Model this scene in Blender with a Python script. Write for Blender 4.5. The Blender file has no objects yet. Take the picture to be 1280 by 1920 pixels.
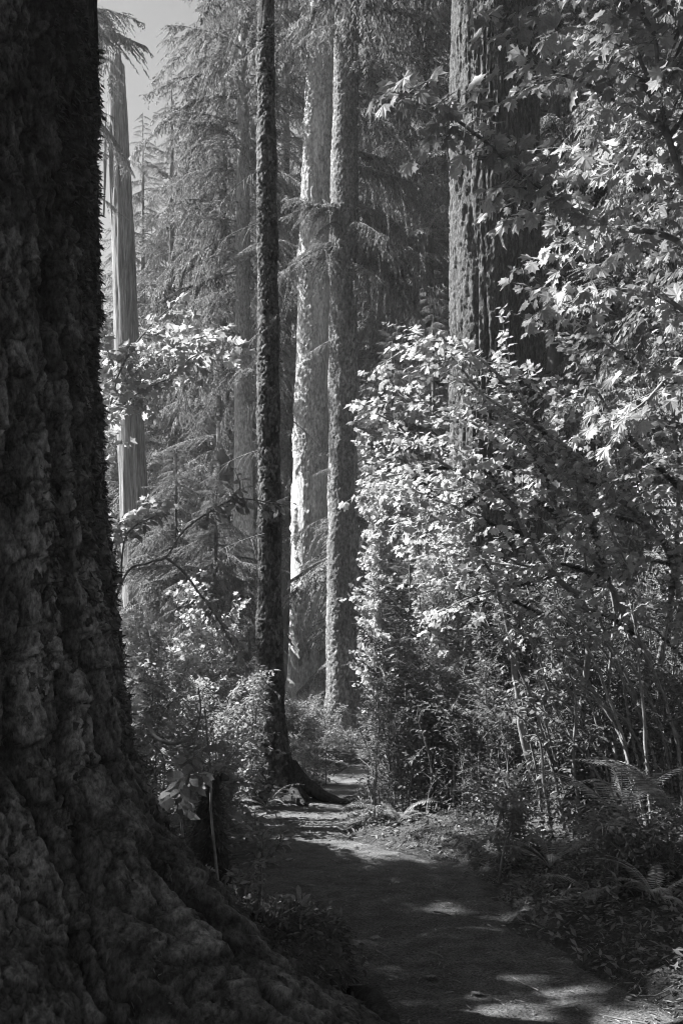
import bpy, math, random
import numpy as np
from mathutils import Vector, Matrix

# ------------------------------------------------------------------ camera, sky, sun, exposure
sc = bpy.context.scene
FPX = 1867.0; HZ = 1250.0; EYE = 1.55          # focal length and horizon row of the 1280x1920 photograph
cam_d = bpy.data.cameras.new('camera'); cam = bpy.data.objects.new('camera', cam_d)
sc.collection.objects.link(cam); sc.camera = cam
cam.location = (0, 0, EYE); cam.rotation_euler = (math.radians(90), 0, 0)
cam_d.sensor_fit = 'HORIZONTAL'; cam_d.sensor_width = 24; cam_d.lens = 35
cam_d.shift_y = (HZ - 960) / 1280.0; cam_d.clip_start = 0.05; cam_d.clip_end = 3000

SUN_EL, SUN_AZ = 45.0, -74.0                     # degrees; azimuth clockwise from +Y
S = Vector((math.sin(math.radians(SUN_AZ)) * math.cos(math.radians(SUN_EL)),
            math.cos(math.radians(SUN_AZ)) * math.cos(math.radians(SUN_EL)),
            math.sin(math.radians(SUN_EL))))
world = bpy.data.worlds.new('World'); sc.world = world; world.use_nodes = True
wn = world.node_tree.nodes; wl = world.node_tree.links
bg = wn['Background']; bg.inputs['Strength'].default_value = 0.05
sky = wn.new('ShaderNodeTexSky'); sky.sky_type = 'NISHITA'; sky.sun_disc = False
sky.sun_elevation = math.radians(SUN_EL); sky.sun_rotation = math.radians(SUN_AZ)
sx = wn.new('ShaderNodeSeparateColor'); wl.new(sky.outputs[0], sx.inputs[0])      # black-and-white film behind an orange filter
bw = wn.new('ShaderNodeMix'); bw.data_type = 'FLOAT'; bw.inputs[0].default_value = .25
wl.new(sx.outputs[0], bw.inputs[2]); wl.new(sx.outputs[1], bw.inputs[3]); wl.new(bw.outputs[0], bg.inputs['Color'])
sun_d = bpy.data.lights.new('sun', 'SUN'); sun_d.energy = 5.0; sun_d.angle = math.radians(0.53)
sun = bpy.data.objects.new('sun', sun_d); sc.collection.objects.link(sun)
sun.rotation_euler = S.to_track_quat('Z', 'Y').to_euler(); sun.location = S * 60
sc.view_settings.view_transform = 'Standard'; sc.view_settings.look = 'None'
sc.view_settings.exposure = 2.08; sc.view_settings.gamma = 1.0
sc.cycles.max_bounces = 5; sc.cycles.diffuse_bounces = 3; sc.cycles.glossy_bounces = 2
sc.cycles.transmission_bounces = 4; sc.cycles.volume_bounces = 0
sc.cycles.caustics_reflective = False; sc.cycles.caustics_refractive = False
sc.cycles.use_denoising = True; sc.cycles.filter_width = 1.05

# ------------------------------------------------------------------ helpers
COL = sc.collection
R = math.radians
rng = np.random.default_rng(11)

def P(px, py, Y):                                # a photograph position at a real distance -> world point
    return np.array(((px - 640) / FPX * Y, Y, EYE + (HZ - py) / FPX * Y))

def hash3(ix, iy, iz, seed):
    h = (ix * 374761393 + iy * 668265263 + iz * 2147483647 + seed * 1274126177) & 0xffffffff
    h = ((h ^ (h >> 13)) * 1274126177) & 0xffffffff
    h = ((h ^ (h >> 16)) * 2246822519) & 0xffffffff
    return ((h ^ (h >> 15)) & 0xffffff) / float(0xffffff)

def vnoise(p, seed=0):                           # smooth value noise in -1..1
    i = np.floor(p).astype(np.int64); f = p - i; f = f * f * f * (f * (f * 6 - 15) + 10)
    out = 0
    for dx in (0, 1):
        for dy in (0, 1):
            for dz in (0, 1):
                w = (f[:, 0] if dx else 1 - f[:, 0]) * (f[:, 1] if dy else 1 - f[:, 1]) * (f[:, 2] if dz else 1 - f[:, 2])
                out = out + w * hash3(i[:, 0] + dx, i[:, 1] + dy, i[:, 2] + dz, seed)
    return out * 2 - 1

def fbm(p, oct=4, seed=0, gain=.5):
    a, s, o = 1.0, 0, 0
    for k in range(oct):
        o = o + a * vnoise(p * (2.03 ** k), seed + k * 17); s += a; a *= gain
    return o / s

def worley(p, seed=0):                           # F1, F2, cell id value, offset to the cell point
    i = np.floor(p).astype(np.int64); f1 = np.full(len(p), 9.0); f2 = f1.copy(); idv = np.zeros(len(p)); off = np.zeros_like(p)
    for dx in (-1, 0, 1):
        for dy in (-1, 0, 1):
            for dz in (-1, 0, 1):
                c = i + np.array((dx, dy, dz))
                q = np.stack([c[:, k] + hash3(c[:, 0], c[:, 1], c[:, 2], seed + 31 * (k + 1)) for k in range(3)], 1) - p
                d = np.sqrt((q * q).sum(1)); near = d < f1
                f2 = np.where(near, f1, np.minimum(f2, d)); f1 = np.where(near, d, f1)
                idv = np.where(near, hash3(c[:, 0], c[:, 1], c[:, 2], seed + 7), idv); off = np.where(near[:, None], q, off)
    return f1, f2, idv, off

def new_mesh(name, v, f, mat, smooth=True, attr=None):
    """v (n,3) array; f (m,k) array or a list of such arrays"""
    fs = f if isinstance(f, list) else [f]
    fs = [np.asarray(a) for a in fs if len(a)]
    me = bpy.data.meshes.new(name)
    v = np.asarray(v, dtype=np.float32)
    me.vertices.add(len(v)); me.vertices.foreach_set('co', v.ravel())
    loops = np.concatenate([a.ravel() for a in fs]).astype(np.int32)
    tot = np.concatenate([np.full(len(a), a.shape[1]) for a in fs]).astype(np.int32)
    start = np.concatenate(([0], np.cumsum(tot)[:-1])).astype(np.int32)
    me.loops.add(len(loops)); me.loops.foreach_set('vertex_index', loops)
    me.polygons.add(len(tot)); me.polygons.foreach_set('loop_start', start); me.polygons.foreach_set('loop_total', tot)
    me.polygons.foreach_set('use_smooth', np.full(len(tot), smooth))
    if attr is not None:
        for an, av in attr.items():
            at = me.attributes.new(an, 'FLOAT', 'POINT'); at.data.foreach_set('value', np.asarray(av, dtype=np.float32))
    me.update(calc_edges=True)
    me.materials.append(mat)
    return me

def link(name, me, parent=None, mtx=None):
    o = bpy.data.objects.new(name, me); COL.objects.link(o)
    if parent is not None: o.parent = parent
    if mtx is not None: o.matrix_basis = mtx
    return o

def thing(name, label, cat, loc, group=None):
    o = bpy.data.objects.new(name, None); COL.objects.link(o); o.location = Vector(loc)
    o.empty_display_size = 0.2
    o['label'] = label; o['category'] = cat
    if group: o['group'] = group
    return o

def tag(o, label, cat, group=None):
    o['label'] = label; o['category'] = cat
    if group: o['group'] = group
    return o

class Geo:                                       # collects verts / faces into one mesh
    def __init__(s): s.v = []; s.f = {}; s.n = 0
    def add(s, v, f):
        f = np.asarray(f); s.v.append(np.asarray(v, dtype=float)); s.f.setdefault(f.shape[1], []).append(f + s.n); s.n += len(v)
        return s
    def mesh(s, name, mat, smooth=True, origin=(0, 0, 0)):
        return new_mesh(name, np.concatenate(s.v) - np.asarray(origin), [np.concatenate(a) for a in s.f.values()], mat, smooth)

def tube(pts, rad, n=8, cap=True, wob=0.0, seed=0):
    pts = np.asarray(pts, float); m = len(pts); rad = np.broadcast_to(np.asarray(rad, float), (m,))
    t = np.gradient(pts, axis=0); t /= np.linalg.norm(t, axis=1)[:, None] + 1e-9
    ref = np.array((0.31, 0.17, 0.93)) if abs(t[0] @ np.array((0.31, 0.17, 0.93))) < .85 else np.array((0.9, .1, .2))
    u = np.cross(t, ref); u /= np.linalg.norm(u, axis=1)[:, None]; w = np.cross(t, u)
    a = np.arange(n) * 2 * math.pi / n
    v = pts[:, None] + rad[:, None, None] * (np.cos(a)[None, :, None] * u[:, None] + np.sin(a)[None, :, None] * w[:, None])
    v = v.reshape(-1, 3)
    if wob: v = v + (v - np.repeat(pts, n, 0)) * (wob * fbm(v * 14, 3, seed))[:, None]
    i = np.arange(m - 1)[:, None] * n; j = np.arange(n)[None]; k = (j + 1) % n
    f = np.stack([i + j, i + k, i + n + k, i + n + j], 2).reshape(-1, 4)
    return v, f

def smooth_path(pts, n):
    """Catmull-Rom through pts, n samples"""
    p = np.asarray(pts, float)
    if len(p) == 2: return p[0] + (p[1] - p[0]) * np.linspace(0, 1, n)[:, None]
    q = np.vstack([2 * p[0] - p[1], p, 2 * p[-1] - p[-2]])
    seg = np.linalg.norm(np.diff(p, axis=0), axis=1); cum = np.concatenate(([0], np.cumsum(seg))); s = np.linspace(0, cum[-1], n)
    k = np.clip(np.searchsorted(cum, s, 'right') - 1, 0, len(seg) - 1); t = ((s - cum[k]) / (seg[k] + 1e-9))[:, None]
    a, b, c, d = q[k], q[k + 1], q[k + 2], q[k + 3]
    return .5 * (2 * b + (c - a) * t + (2 * a - 5 * b + 4 * c - d) * t ** 2 + (3 * b - a - 3 * c + d) * t ** 3)

def unit(v):
    v = np.asarray(v, float); return v / (np.linalg.norm(v, axis=-1, keepdims=True) + 1e-9)

def frames(d, n):
    """rotation matrices with X along d and Z near n; arrays (k,3)"""
    x = unit(d); y = unit(np.cross(n, x)); z = np.cross(x, y)
    return np.stack([x, y, z], 2)

def scatter(tv, tf, M, T, sc_):
    """copies of template tv/tf with rotation M (k,3,3), translation T, scale sc_"""
    k = len(T); v = np.einsum('kij,nj->kni', M, tv) * np.reshape(sc_, (k, 1, 1)) + T[:, None]
    f = tf[None] + (np.arange(k) * len(tv))[:, None, None]
    return v.reshape(-1, 3), f.reshape(-1, tf.shape[1])

# ------------------------------------------------------------------ materials (a black-and-white photograph: greys)
def mat(name, c, var=.35, scale=(6, 6, 6), rough=.9, bump=0.0, bscale=40, transl=0.0, leaf=False, spec=.25, attr=None, c2=None, detail=6, fine=None):
    m = bpy.data.materials.new(name); m.use_nodes = True; nt = m.node_tree; N = nt.nodes; L = nt.links
    pb = N['Principled BSDF']; out = N['Material Output']
    pb.inputs['Roughness'].default_value = rough; pb.inputs['Specular IOR Level'].default_value = spec
    tc = N.new('ShaderNodeTexCoord'); mp = N.new('ShaderNodeMapping'); mp.inputs['Scale'].default_value = scale
    L.new(tc.outputs['Object'], mp.inputs['Vector'])
    nz = N.new('ShaderNodeTexNoise'); nz.inputs['Scale'].default_value = 1.0; nz.inputs['Detail'].default_value = detail; nz.inputs['Roughness'].default_value = .65
    L.new(mp.outputs[0], nz.inputs['Vector'])
    rp = N.new('ShaderNodeValToRGB'); L.new(nz.outputs['Fac'], rp.inputs[0])
    lo, hi = c * (1 - var), c * (1 + var)
    rp.color_ramp.elements[0].position = .32; rp.color_ramp.elements[0].color = (lo, lo, lo, 1)
    rp.color_ramp.elements[1].position = .68; rp.color_ramp.elements[1].color = (hi, hi, hi, 1)
    col = rp.outputs[0]
    if leaf:
        ge = N.new('ShaderNodeNewGeometry'); oi = N.new('ShaderNodeObjectInfo')
        ad = N.new('ShaderNodeMath'); ad.operation = 'ADD'; L.new(ge.outputs['Random Per Island'], ad.inputs[0]); L.new(oi.outputs['Random'], ad.inputs[1])
        fr = N.new('ShaderNodeMath'); fr.operation = 'FRACT'; L.new(ad.outputs[0], fr.inputs[0])
        mr = N.new('ShaderNodeMapRange'); L.new(fr.outputs[0], mr.inputs[0]); mr.inputs[3].default_value = .62; mr.inputs[4].default_value = 1.3
        mu = N.new('ShaderNodeMixRGB'); mu.blend_type = 'MULTIPLY'; mu.inputs[0].default_value = 1
        L.new(col, mu.inputs[1]); L.new(mr.outputs[0], mu.inputs[2]); col = mu.outputs[0]
    if attr:
        at = N.new('ShaderNodeAttribute'); at.attribute_name = attr
        mx = N.new('ShaderNodeMixRGB'); L.new(at.outputs['Fac'], mx.inputs[0]); L.new(col, mx.inputs[1])
        r2 = N.new('ShaderNodeValToRGB'); L.new(nz.outputs['Fac'], r2.inputs[0])
        r2.color_ramp.elements[0].position = .3; r2.color_ramp.elements[0].color = (c2 * .7,) * 3 + (1,)
        r2.color_ramp.elements[1].position = .7; r2.color_ramp.elements[1].color = (c2 * 1.25,) * 3 + (1,)
        L.new(r2.outputs[0], mx.inputs[2]); col = mx.outputs[0]
    if fine:
        fm = N.new('ShaderNodeMapping'); fm.inputs['Scale'].default_value = fine[0]; L.new(tc.outputs['Object'], fm.inputs['Vector'])
        fz = N.new('ShaderNodeTexNoise'); fz.inputs['Scale'].default_value = 1; fz.inputs['Detail'].default_value = 4; fz.inputs['Roughness'].default_value = .75; L.new(fm.outputs[0], fz.inputs['Vector'])
        fr2 = N.new('ShaderNodeMapRange'); L.new(fz.outputs['Fac'], fr2.inputs[0]); fr2.inputs[1].default_value = .33; fr2.inputs[2].default_value = .67; fr2.inputs[3].default_value = 1 - fine[1]; fr2.inputs[4].default_value = 1 + fine[1]
        fx = N.new('ShaderNodeMixRGB'); fx.blend_type = 'MULTIPLY'; fx.inputs[0].default_value = 1; L.new(col, fx.inputs[1]); L.new(fr2.outputs[0], fx.inputs[2]); col = fx.outputs[0]
    L.new(col, pb.inputs['Base Color'])
    if bump:
        m2 = N.new('ShaderNodeMapping'); k = bscale if isinstance(bscale, tuple) else (bscale,) * 3; m2.inputs['Scale'].default_value = k
        L.new(tc.outputs['Object'], m2.inputs['Vector'])
        n2 = N.new('ShaderNodeTexNoise'); n2.inputs['Scale'].default_value = 1; n2.inputs['Detail'].default_value = 5; n2.inputs['Roughness'].default_value = .7
        L.new(m2.outputs[0], n2.inputs['Vector'])
        bp = N.new('ShaderNodeBump'); bp.inputs['Strength'].default_value = 1; bp.inputs['Distance'].default_value = bump
        L.new(n2.outputs['Fac'], bp.inputs['Height']); L.new(bp.outputs[0], pb.inputs['Normal'])
    if transl:
        tr = N.new('ShaderNodeBsdfTranslucent'); L.new(col, tr.inputs['Color'])
        ms = N.new('ShaderNodeMixShader'); ms.inputs[0].default_value = transl
        L.new(pb.outputs[0], ms.inputs[1]); L.new(tr.outputs[0], ms.inputs[2]); L.new(ms.outputs[0], out.inputs['Surface'])
    return m

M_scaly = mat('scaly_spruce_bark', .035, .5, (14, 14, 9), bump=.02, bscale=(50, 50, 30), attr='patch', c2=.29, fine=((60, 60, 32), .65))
M_plate = mat('bark_plate', .10, .5, (2, 2, 2), bump=.05, bscale=4, leaf=True, fine=((6, 6, 4), .6))
M_fir = mat('furrowed_fir_bark', .095, .5, (22, 22, 5), bump=.035, bscale=(46, 46, 14), fine=((34, 34, 9), .6))
M_bark = mat('fine_grey_bark', .13, .5, (20, 20, 7), bump=.03, bscale=(50, 50, 24), attr='patch', c2=.33, fine=((34, 34, 14), .5))
M_darkbark = mat('dark_mossy_bark', .05, .6, (12, 12, 4), bump=.02, bscale=(60, 60, 30), attr='patch', c2=.19, fine=((50, 50, 24), .6))
M_pale = mat('pale_patchy_bark', .32, .55, (18, 18, 7), bump=.035, bscale=(36, 36, 18), attr='patch', c2=.58, fine=((28, 28, 7), .4))
M_wood = mat('weathered_snag_wood', .19, .6, (14, 14, .7), bump=.05, bscale=(34, 34, 1.4), fine=((40, 40, 1.5), .6))
M_far = mat('conifer_bark', .12, .45, (8, 8, 2.5), bump=.02, bscale=(30, 30, 10))
M_twig = mat('twig_bark', .19, .45, (20, 20, 20), bump=.002, bscale=90)
M_moss = mat('moss', .10, .5, (14, 14, 14), leaf=True, transl=.25)
M_needle = mat('hemlock_needles', .20, .35, (3, 3, 3), leaf=True, transl=.34, rough=.7)
M_maple = mat('maple_leaf', .37, .2, (9, 9, 9), leaf=True, transl=.5, rough=.55, spec=.4)
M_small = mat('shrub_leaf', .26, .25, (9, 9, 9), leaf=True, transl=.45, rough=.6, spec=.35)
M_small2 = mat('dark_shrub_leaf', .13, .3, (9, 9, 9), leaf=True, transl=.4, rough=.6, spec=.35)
M_fern = mat('fern_frond', .32, .25, (7, 7, 7), leaf=True, transl=.4, rough=.6)
M_ground = mat('forest_soil', .05, .5, (3, 3, 3), bump=.03, bscale=25, fine=((50, 50, 50), .7))
M_path = mat('packed_dirt', .13, .45, (5, 5, 5), bump=.03, bscale=(70, 70, 70), rough=.95, detail=8, fine=((75, 75, 75), .75))
M_gravel = mat('gravel', .15, .5, (30, 30, 30), leaf=True)
M_litter = mat('needle_litter', .2, .5, (20, 20, 20), leaf=True)
M_lowpale = mat('pale_grey_bark', .30, .5, (16, 16, 6), bump=.03, bscale=(40, 40, 18), fine=((30, 30, 10), .5))
M_stump = mat('rotten_stump_wood', .06, .5, (10, 10, 4), bump=.02, bscale=(30, 30, 10))

# ------------------------------------------------------------------ ground and path
PY = np.array([3.0, 4.32, 4.82, 5.26, 5.79, 6.43, 7.2, 8.04, 9.04, 10.3, 11.2, 11.8, 12.6, 13.8, 15.5])
PL = np.array([.10, .03, -.02, -.08, -.20, -.40, -.68, -.92, -1.07, -1.15, -.75, -.36, -.25, -.15, .1])
PR = np.array([1.6, 1.55, 1.42, 1.22, 1.02, .98, 1.15, .75, .08, .02, .04, .12, .34, .7, 1.3])

def path_d(x, y):                                # >0 inside the path (metres to the edge)
    l = np.interp(y, PY, PL); r = np.interp(y, PY, PR); return np.minimum(np.minimum(x - l, r - x), 16 - y)

GX, GYc = -1.9, 4.25                             # foot of the giant spruce
def height(x, y):
    x = np.asarray(x, float); y = np.asarray(y, float)
    p = np.stack([x, y, np.zeros_like(x)], -1).reshape(-1, 3)
    n = (fbm(p * .35, 3, 3) * .16 + fbm(p * 2.2, 3, 9) * .05).reshape(x.shape)
    d = path_d(x, y); off = np.clip(-d, 0, None); e = 1 - np.exp(-off / .55)
    right = np.clip((x - np.interp(y, PY, PR)) , 0, None)
    sx_ = 1 / (1 + np.exp(-np.clip(x / .35, -30, 30))); bank = .30 * e * sx_ * np.clip(1 - (y - 14) / 20, 0, 1) + .05 * np.clip(right - .6, 0, 4) * np.clip(1 - (y - 14) / 20, 0, 1)
    left = .16 * e * (1 - sx_)
    g = np.hypot(x - GX, y - GYc); mound = .14 * np.exp(-(np.clip(g - 1.2, 0, None) / .62) ** 2) * np.clip(-d / .25, 0, 1)
    far = np.clip(np.hypot(x, y) - 45, 0, None) * .04
    near = -.5 * np.clip((3.9 - y) / .8, 0, 1) * np.clip((-.1 - x) / .4, 0, 1)
    return n * (e * .9 + .04) + bank + left + mound + far + near

def axis(lo, hi, dense_lo, dense_hi, n1, n2):
    a = np.linspace(dense_lo, dense_hi, n1); g = np.linspace(0, 1, n2)[1:] ** 2.5
    return np.concatenate([(dense_lo + (lo - dense_lo) * g)[::-1], a, dense_hi + (hi - dense_hi) * g])
xs = axis(-140, 140, -4, 5, 150, 32); ys = axis(-60, 260, 2.5, 16, 210, 38)
X, Yg = np.meshgrid(xs, ys); H = height(X, Yg); D = path_d(X, Yg)
H = H - .03 * np.clip((D + .06) / .12, 0, 1)
H = H + .012 * fbm(np.stack([X * 9, Yg * 9, 0 * X], -1).reshape(-1, 3), 3, 5).reshape(X.shape)
nx = len(xs); i = np.arange(len(ys) - 1)[:, None] * nx; j = np.arange(nx - 1)[None]
GF = np.stack([i + j, i + j + 1, i + j + 1 + nx, i + j + nx], -1).reshape(-1, 4)
g = link('ground', new_mesh('ground', np.stack([X, Yg, H], -1).reshape(-1, 3), GF, M_ground)); g['kind'] = 'structure'

tt = np.linspace(2.6, 15.6, 420); uu = np.linspace(-.06, 1.06, 110)
l_ = np.interp(tt, PY, PL) + .07 * vnoise(np.stack([tt * 2.5, tt * 0, tt * 0], 1), 2); r_ = np.interp(tt, PY, PR) + .10 * vnoise(np.stack([tt * 2.2, tt * 0 + 5, tt * 0], 1), 3)
PXm = l_[:, None] + (r_ - l_)[:, None] * uu[None]; PYm = np.repeat(tt[:, None], 110, 1)
pp = np.stack([PXm, PYm, 0 * PXm], -1).reshape(-1, 3)
edge = np.clip(np.minimum(uu, 1 - uu) / .08, -1, 1)[None]
PZ = height(PXm, PYm) + (.012 * fbm(pp * 3, 3, 21) + .006 * fbm(pp * 22, 3, 22)).reshape(PXm.shape) + np.where(edge < .3, (edge - .3) * .04, 0)
i = np.arange(419)[:, None] * 110; j = np.arange(109)[None]
pf = np.stack([i + j, i + j + 1, i + j + 111, i + j + 110], -1).reshape(-1, 4)
pth = link('path', new_mesh('path', np.stack([PXm, PYm, PZ], -1).reshape(-1, 3), pf, M_path)); pth['kind'] = 'structure'

def gz(x, y): return float(height(np.array([x]), np.array([y]))[0])
def base(px, Y, dz=0.0):
    x = (px - 640) / FPX * Y; return np.array((x, Y, gz(x, Y) + dz))

# ------------------------------------------------------------------ leaf templates (tip along +X, face up)
def leaf_from_outline(o, fold=.12, cup=.10):
    """o: (k,2) outline of the upper half from the stalk to the tip, mirrored into a blade with a midrib"""
    o = np.asarray(o, float); k = len(o)
    v = [(0, 0, 0), (o[-1, 0], 0, -cup)] + [(x, y, abs(y) * fold - cup * x * x) for x, y in o[:-1]] + [(x, -y, abs(y) * fold - cup * x * x) for x, y in o[:-1]]
    return np.array(v), k
def palmate(lobes, seed=0):
    pts = []
    for a, r in lobes: pts.append((math.radians(a), r))
    v = [(0.16, 0, .02), (0, 0, 0)]
    for a, r in pts: v.append((.16 + math.cos(a) * r, math.sin(a) * r, -.28 * r * r + .03 * math.cos(7 * a)))
    n = len(pts); f = [(0, 2 + q, 3 + q) for q in range(n - 1)] + [(0, 1, 2), (0, n + 1, 1)]
    return np.array(v), np.array(f)
def maple_lobes(nine=True):
    t = [(0, .84), (33, .79), (66, .68), (100, .54), (136, .40)] if nine else [(0, .84), (46, .66), (100, .42), (140, .2)]
    out = []
    for (a, r), (b, s) in zip(t[:-1], t[1:]):
        out += [(a + 6, r * .80), ((a + b) / 2, min(r, s) * .74), (b - 6, s * .82), (b, s)]
    up = [(-a, r) for a, r in out[::-1]]
    return up + [(0, t[0][1])] + out
LV, LF = palmate(maple_lobes(True))
LV2, LF2 = palmate([(a, r) for a, r in [(-138, .3), (-98, .56), (-72, .42), (-46, .72), (-22, .56), (0, .84), (22, .56), (46, .72), (72, .42), (98, .56), (138, .3)]])
OV = np.array([(0, 0, 0), (.28, .18, .04), (.68, .19, .01), (1, 0, -.10), (.68, -.19, .01), (.28, -.18, .04)])
OF = np.array([(0, 1, 5), (1, 2, 5), (2, 4, 5), (2, 3, 4)])
SV = np.array([(0, 0, 0), (.5, .2, .03), (1, 0, -.06), (.5, -.2, .03)]); SF = np.array([(0, 1, 2), (0, 2, 3)])

# ------------------------------------------------------------------ trunks
def ring_trunk(axis_pts, radius_fn, nu, nv, angles=None, disp=None, zs=None):
    """axis_pts: control points bottom to top; radius_fn(t, th, z); disp(world pts, th, z) -> outward metres, patch"""
    ax = smooth_path(axis_pts, 200); L = np.linspace(0, 1, 200)
    t = np.linspace(0, 1, nv) if zs is None else zs
    c = np.stack([np.interp(t, L, ax[:, k]) for k in range(3)], 1)
    th = np.linspace(0, 2 * math.pi, nu, endpoint=False) if angles is None else angles
    nu = len(th); TH, T = np.meshgrid(th, t); Z = np.repeat(c[:, 2][:, None], nu, 1)
    rad = radius_fn(T, TH, Z)
    dirs = np.stack([np.cos(TH), np.sin(TH), 0 * TH], -1)
    pts = c[:, None] + dirs * rad[..., None]
    sl = -np.gradient(rad, axis=0) / np.maximum(np.gradient(Z, axis=0), 1e-4)
    dirs = unit(np.stack([np.cos(TH), np.sin(TH), np.clip(sl, -.2, 2.5)], -1))
    patch = np.zeros(TH.size)
    if disp is not None:
        d, patch = disp(pts.reshape(-1, 3), TH.ravel(), Z.ravel()); pts = pts + dirs * d.reshape(TH.shape)[..., None]
    i = np.arange(nv - 1)[:, None] * nu; j = np.arange(nu)[None]; k = (j + 1) % nu
    f = np.stack([i + j, i + k, i + nu + k, i + nu + j], -1).reshape(-1, 4)
    return pts.reshape(-1, 3), f, patch, c, dirs

def bark_fine(amp, s=1.0, seed=0):
    def fn(p, th, z):
        q = p * np.array((14, 14, 4)) * s; q = q + fbm(p * 6 * s, 2, seed + 4)[:, None] * 1.2
        a = 1 - np.abs(fbm(q, 3, seed)); return amp * (a - .7) * 2.2 + amp * fbm(p * 5, 2, seed + 3), np.zeros(len(p))
    return fn
def bark_furrow(amp, seed=0, hs=7.0):
    def fn(p, th, z):
        w = np.stack([fbm(p * np.array((2.5, 2.5, 1.0)), 4, seed + 1), fbm(p * np.array((2.5, 2.5, 1.0)), 4, seed + 2), 0 * z], 1)
        q = p * np.array((hs, hs, hs * .05)) + w * .42
        n1 = np.abs(fbm(q, 3, seed, .45)); n2 = np.abs(fbm(q * np.array((2.2, 2.2, 2.6)) + 7, 3, seed + 5, .5))
        ridge = np.clip(n1 / .20, 0, 1) ** .6; sub = np.clip(n2 / .18, 0, 1)
        return amp * (ridge - .7) + amp * .35 * (sub - .7) * ridge + amp * .4 * fbm(p * np.array((30, 30, 16)), 4, seed + 8, .6) + amp * .3 * fbm(p * 4, 2, seed + 9), sub
    return fn
def bark_scaly(amp, cs=.04, seed=0):
    def fn(p, th, z):
        w = np.stack([fbm(p * .35 / cs, 3, seed + k) for k in range(3)], 1)
        f1, f2, idv, off = worley(p * np.array((1 / cs, 1 / cs, .42 / cs)) + w * .9, seed); plate = np.clip((f2 - f1) / .24, 0, 1) ** .6
        moss = fbm(p * np.array((3, 3, .8)), 3, seed + 20)
        pig = np.clip(idv * 1.3 - .15, 0, 1) * plate * np.clip(.75 - moss * 1.6, .12, 1)
        return amp * (plate - .6) + amp * .7 * (idv - .5) + amp * .3 * off[:, 2] + amp * .5 * fbm(p * 1.2 / cs, 2, seed + 6) + amp * 1.2 * fbm(p * np.array((4, 4, 2)), 2, seed + 3), pig
    return fn
def bark_patchy(amp, seed=0, thr=.12, zmid=6, bias=0.0):
    sc_ = bark_scaly(amp, .05, seed)
    def fn(p, th, z):
        d, pg = sc_(p, th, z)
        n = fbm(p * np.array((1.8, 1.8, .4)), 5, seed + 5, .6) + bias * np.exp(-((z - zmid) / 3.2) ** 2)
        bare = np.clip((n - thr) / .03, 0, 1)
        return d * (1 - bare * .85) - bare * amp * 1.2, np.maximum(pg * .6, bare * np.clip(.75 + fbm(p * np.array((12, 12, 1.2)), 3, seed + 7), .2, 1))
    return fn

# ------------------------------------------------------------------ conifer boughs (shared meshes)
def make_bough(seed, L=2.5, rise=.12, sag=.16, dens=1.0, hang=.55, tw=.085, bare=.12):
    r = np.random.default_rng(seed); g = Geo()
    n = 16; s = np.linspace(0, 1, n); side = r.normal(0, .06)
    sp = np.stack([L * s, side * L * s ** 2 + .05 * np.sin(s * 8 + seed) * s, L * (rise * s - sag * s * s * 2) + .05 * np.sin(s * 7 + seed * 2) * s], 1)
    g.add(*tube(sp, .022 * (1 - s) + .003, 5))
    nb = int(54 * dens); B = []
    for k in range(nb):
        u = bare + (1 - bare) * (k + r.random()) / nb
        if math.sin(u * 23 + seed) + r.normal(0, .5) < -.75: continue
        o = np.array([np.interp(u, s, sp[:, q]) for q in range(3)])
        sd = 1 if k % 2 else -1
        ln = L * (.34 * (1 - u) ** .75 * min(1, .45 + u * 1.6) + .045) * r.uniform(.35, 1.4)
        an = sd * r.uniform(.6, 1.05)
        m = max(4, int(ln / .06)); q = np.linspace(0, 1, m)
        h = hang * r.uniform(.5, 1.4)
        bp = o + np.stack([np.cos(an) * ln * q + .12 * ln * q * q, np.sin(an) * ln * q, -h * ln * q ** 1.6 + .05 * ln * q], 1)
        B.append(bp)
    T0, Dd, Nn, Ln = [], [], [], []
    for bp in B + [sp[int(n * .3):]]:
        d = unit(np.gradient(bp, axis=0)); seg = np.linalg.norm(bp[-1] - bp[0])
        cnt = max(6, int(seg / .015 * dens)); u = r.random(cnt) ** .9
        ii = u * (len(bp) - 1); lo = np.clip(ii.astype(int), 0, len(bp) - 2); fr = (ii - lo)[:, None]
        pos = bp[lo] * (1 - fr) + bp[lo + 1] * fr; dd = d[lo]
        sidev = unit(np.cross(dd, np.array((0, 0, 1.0)))) * r.choice([-1, 1], cnt)[:, None]
        out = unit(dd * r.uniform(.35, 1.0, (cnt, 1)) + sidev * r.uniform(.4, 1.0, (cnt, 1)) + np.array((0, 0, -1)) * r.uniform(.05, .55 + hang * .5, (cnt, 1)))
        T0.append(pos); Dd.append(out); Nn.append(unit(np.array((0, 0, 1.0)) + r.normal(0, .45, (cnt, 3)))); Ln.append(r.uniform(.6, 1.4, cnt) * tw * (1.15 - .5 * u))
    T0 = np.concatenate(T0); Dd = np.concatenate(Dd); Nn = np.concatenate(Nn); Ln = np.concatenate(Ln)
    tv = np.array([(0, 0, 0), (.3, .14, .01), (.42, .075, 0), (.66, .13, -.02), (1, 0, -.07), (.66, -.13, -.02), (.42, -.075, 0), (.3, -.14, .01)])
    tf = np.array([(0, 1, 7), (1, 2, 6), (1, 6, 7), (2, 3, 5), (2, 5, 6), (3, 4, 5)])
    g.add(*scatter(tv, tf, frames(Dd, Nn), T0, Ln))
    return g.mesh('bough', M_needle, False)
BOUGHS = [make_bough(100 + k, hang=h, sag=sg, dens=d) for k, (h, sg, d) in enumerate([(.8, .16, 1.2), (1.2, .22, 1.2), (1.0, .12, 1.2), (1.5, .26, 1.1), (.7, .2, 1.0), (1.8, .2, 1.0), (.9, .3, 1.2)])]
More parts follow.
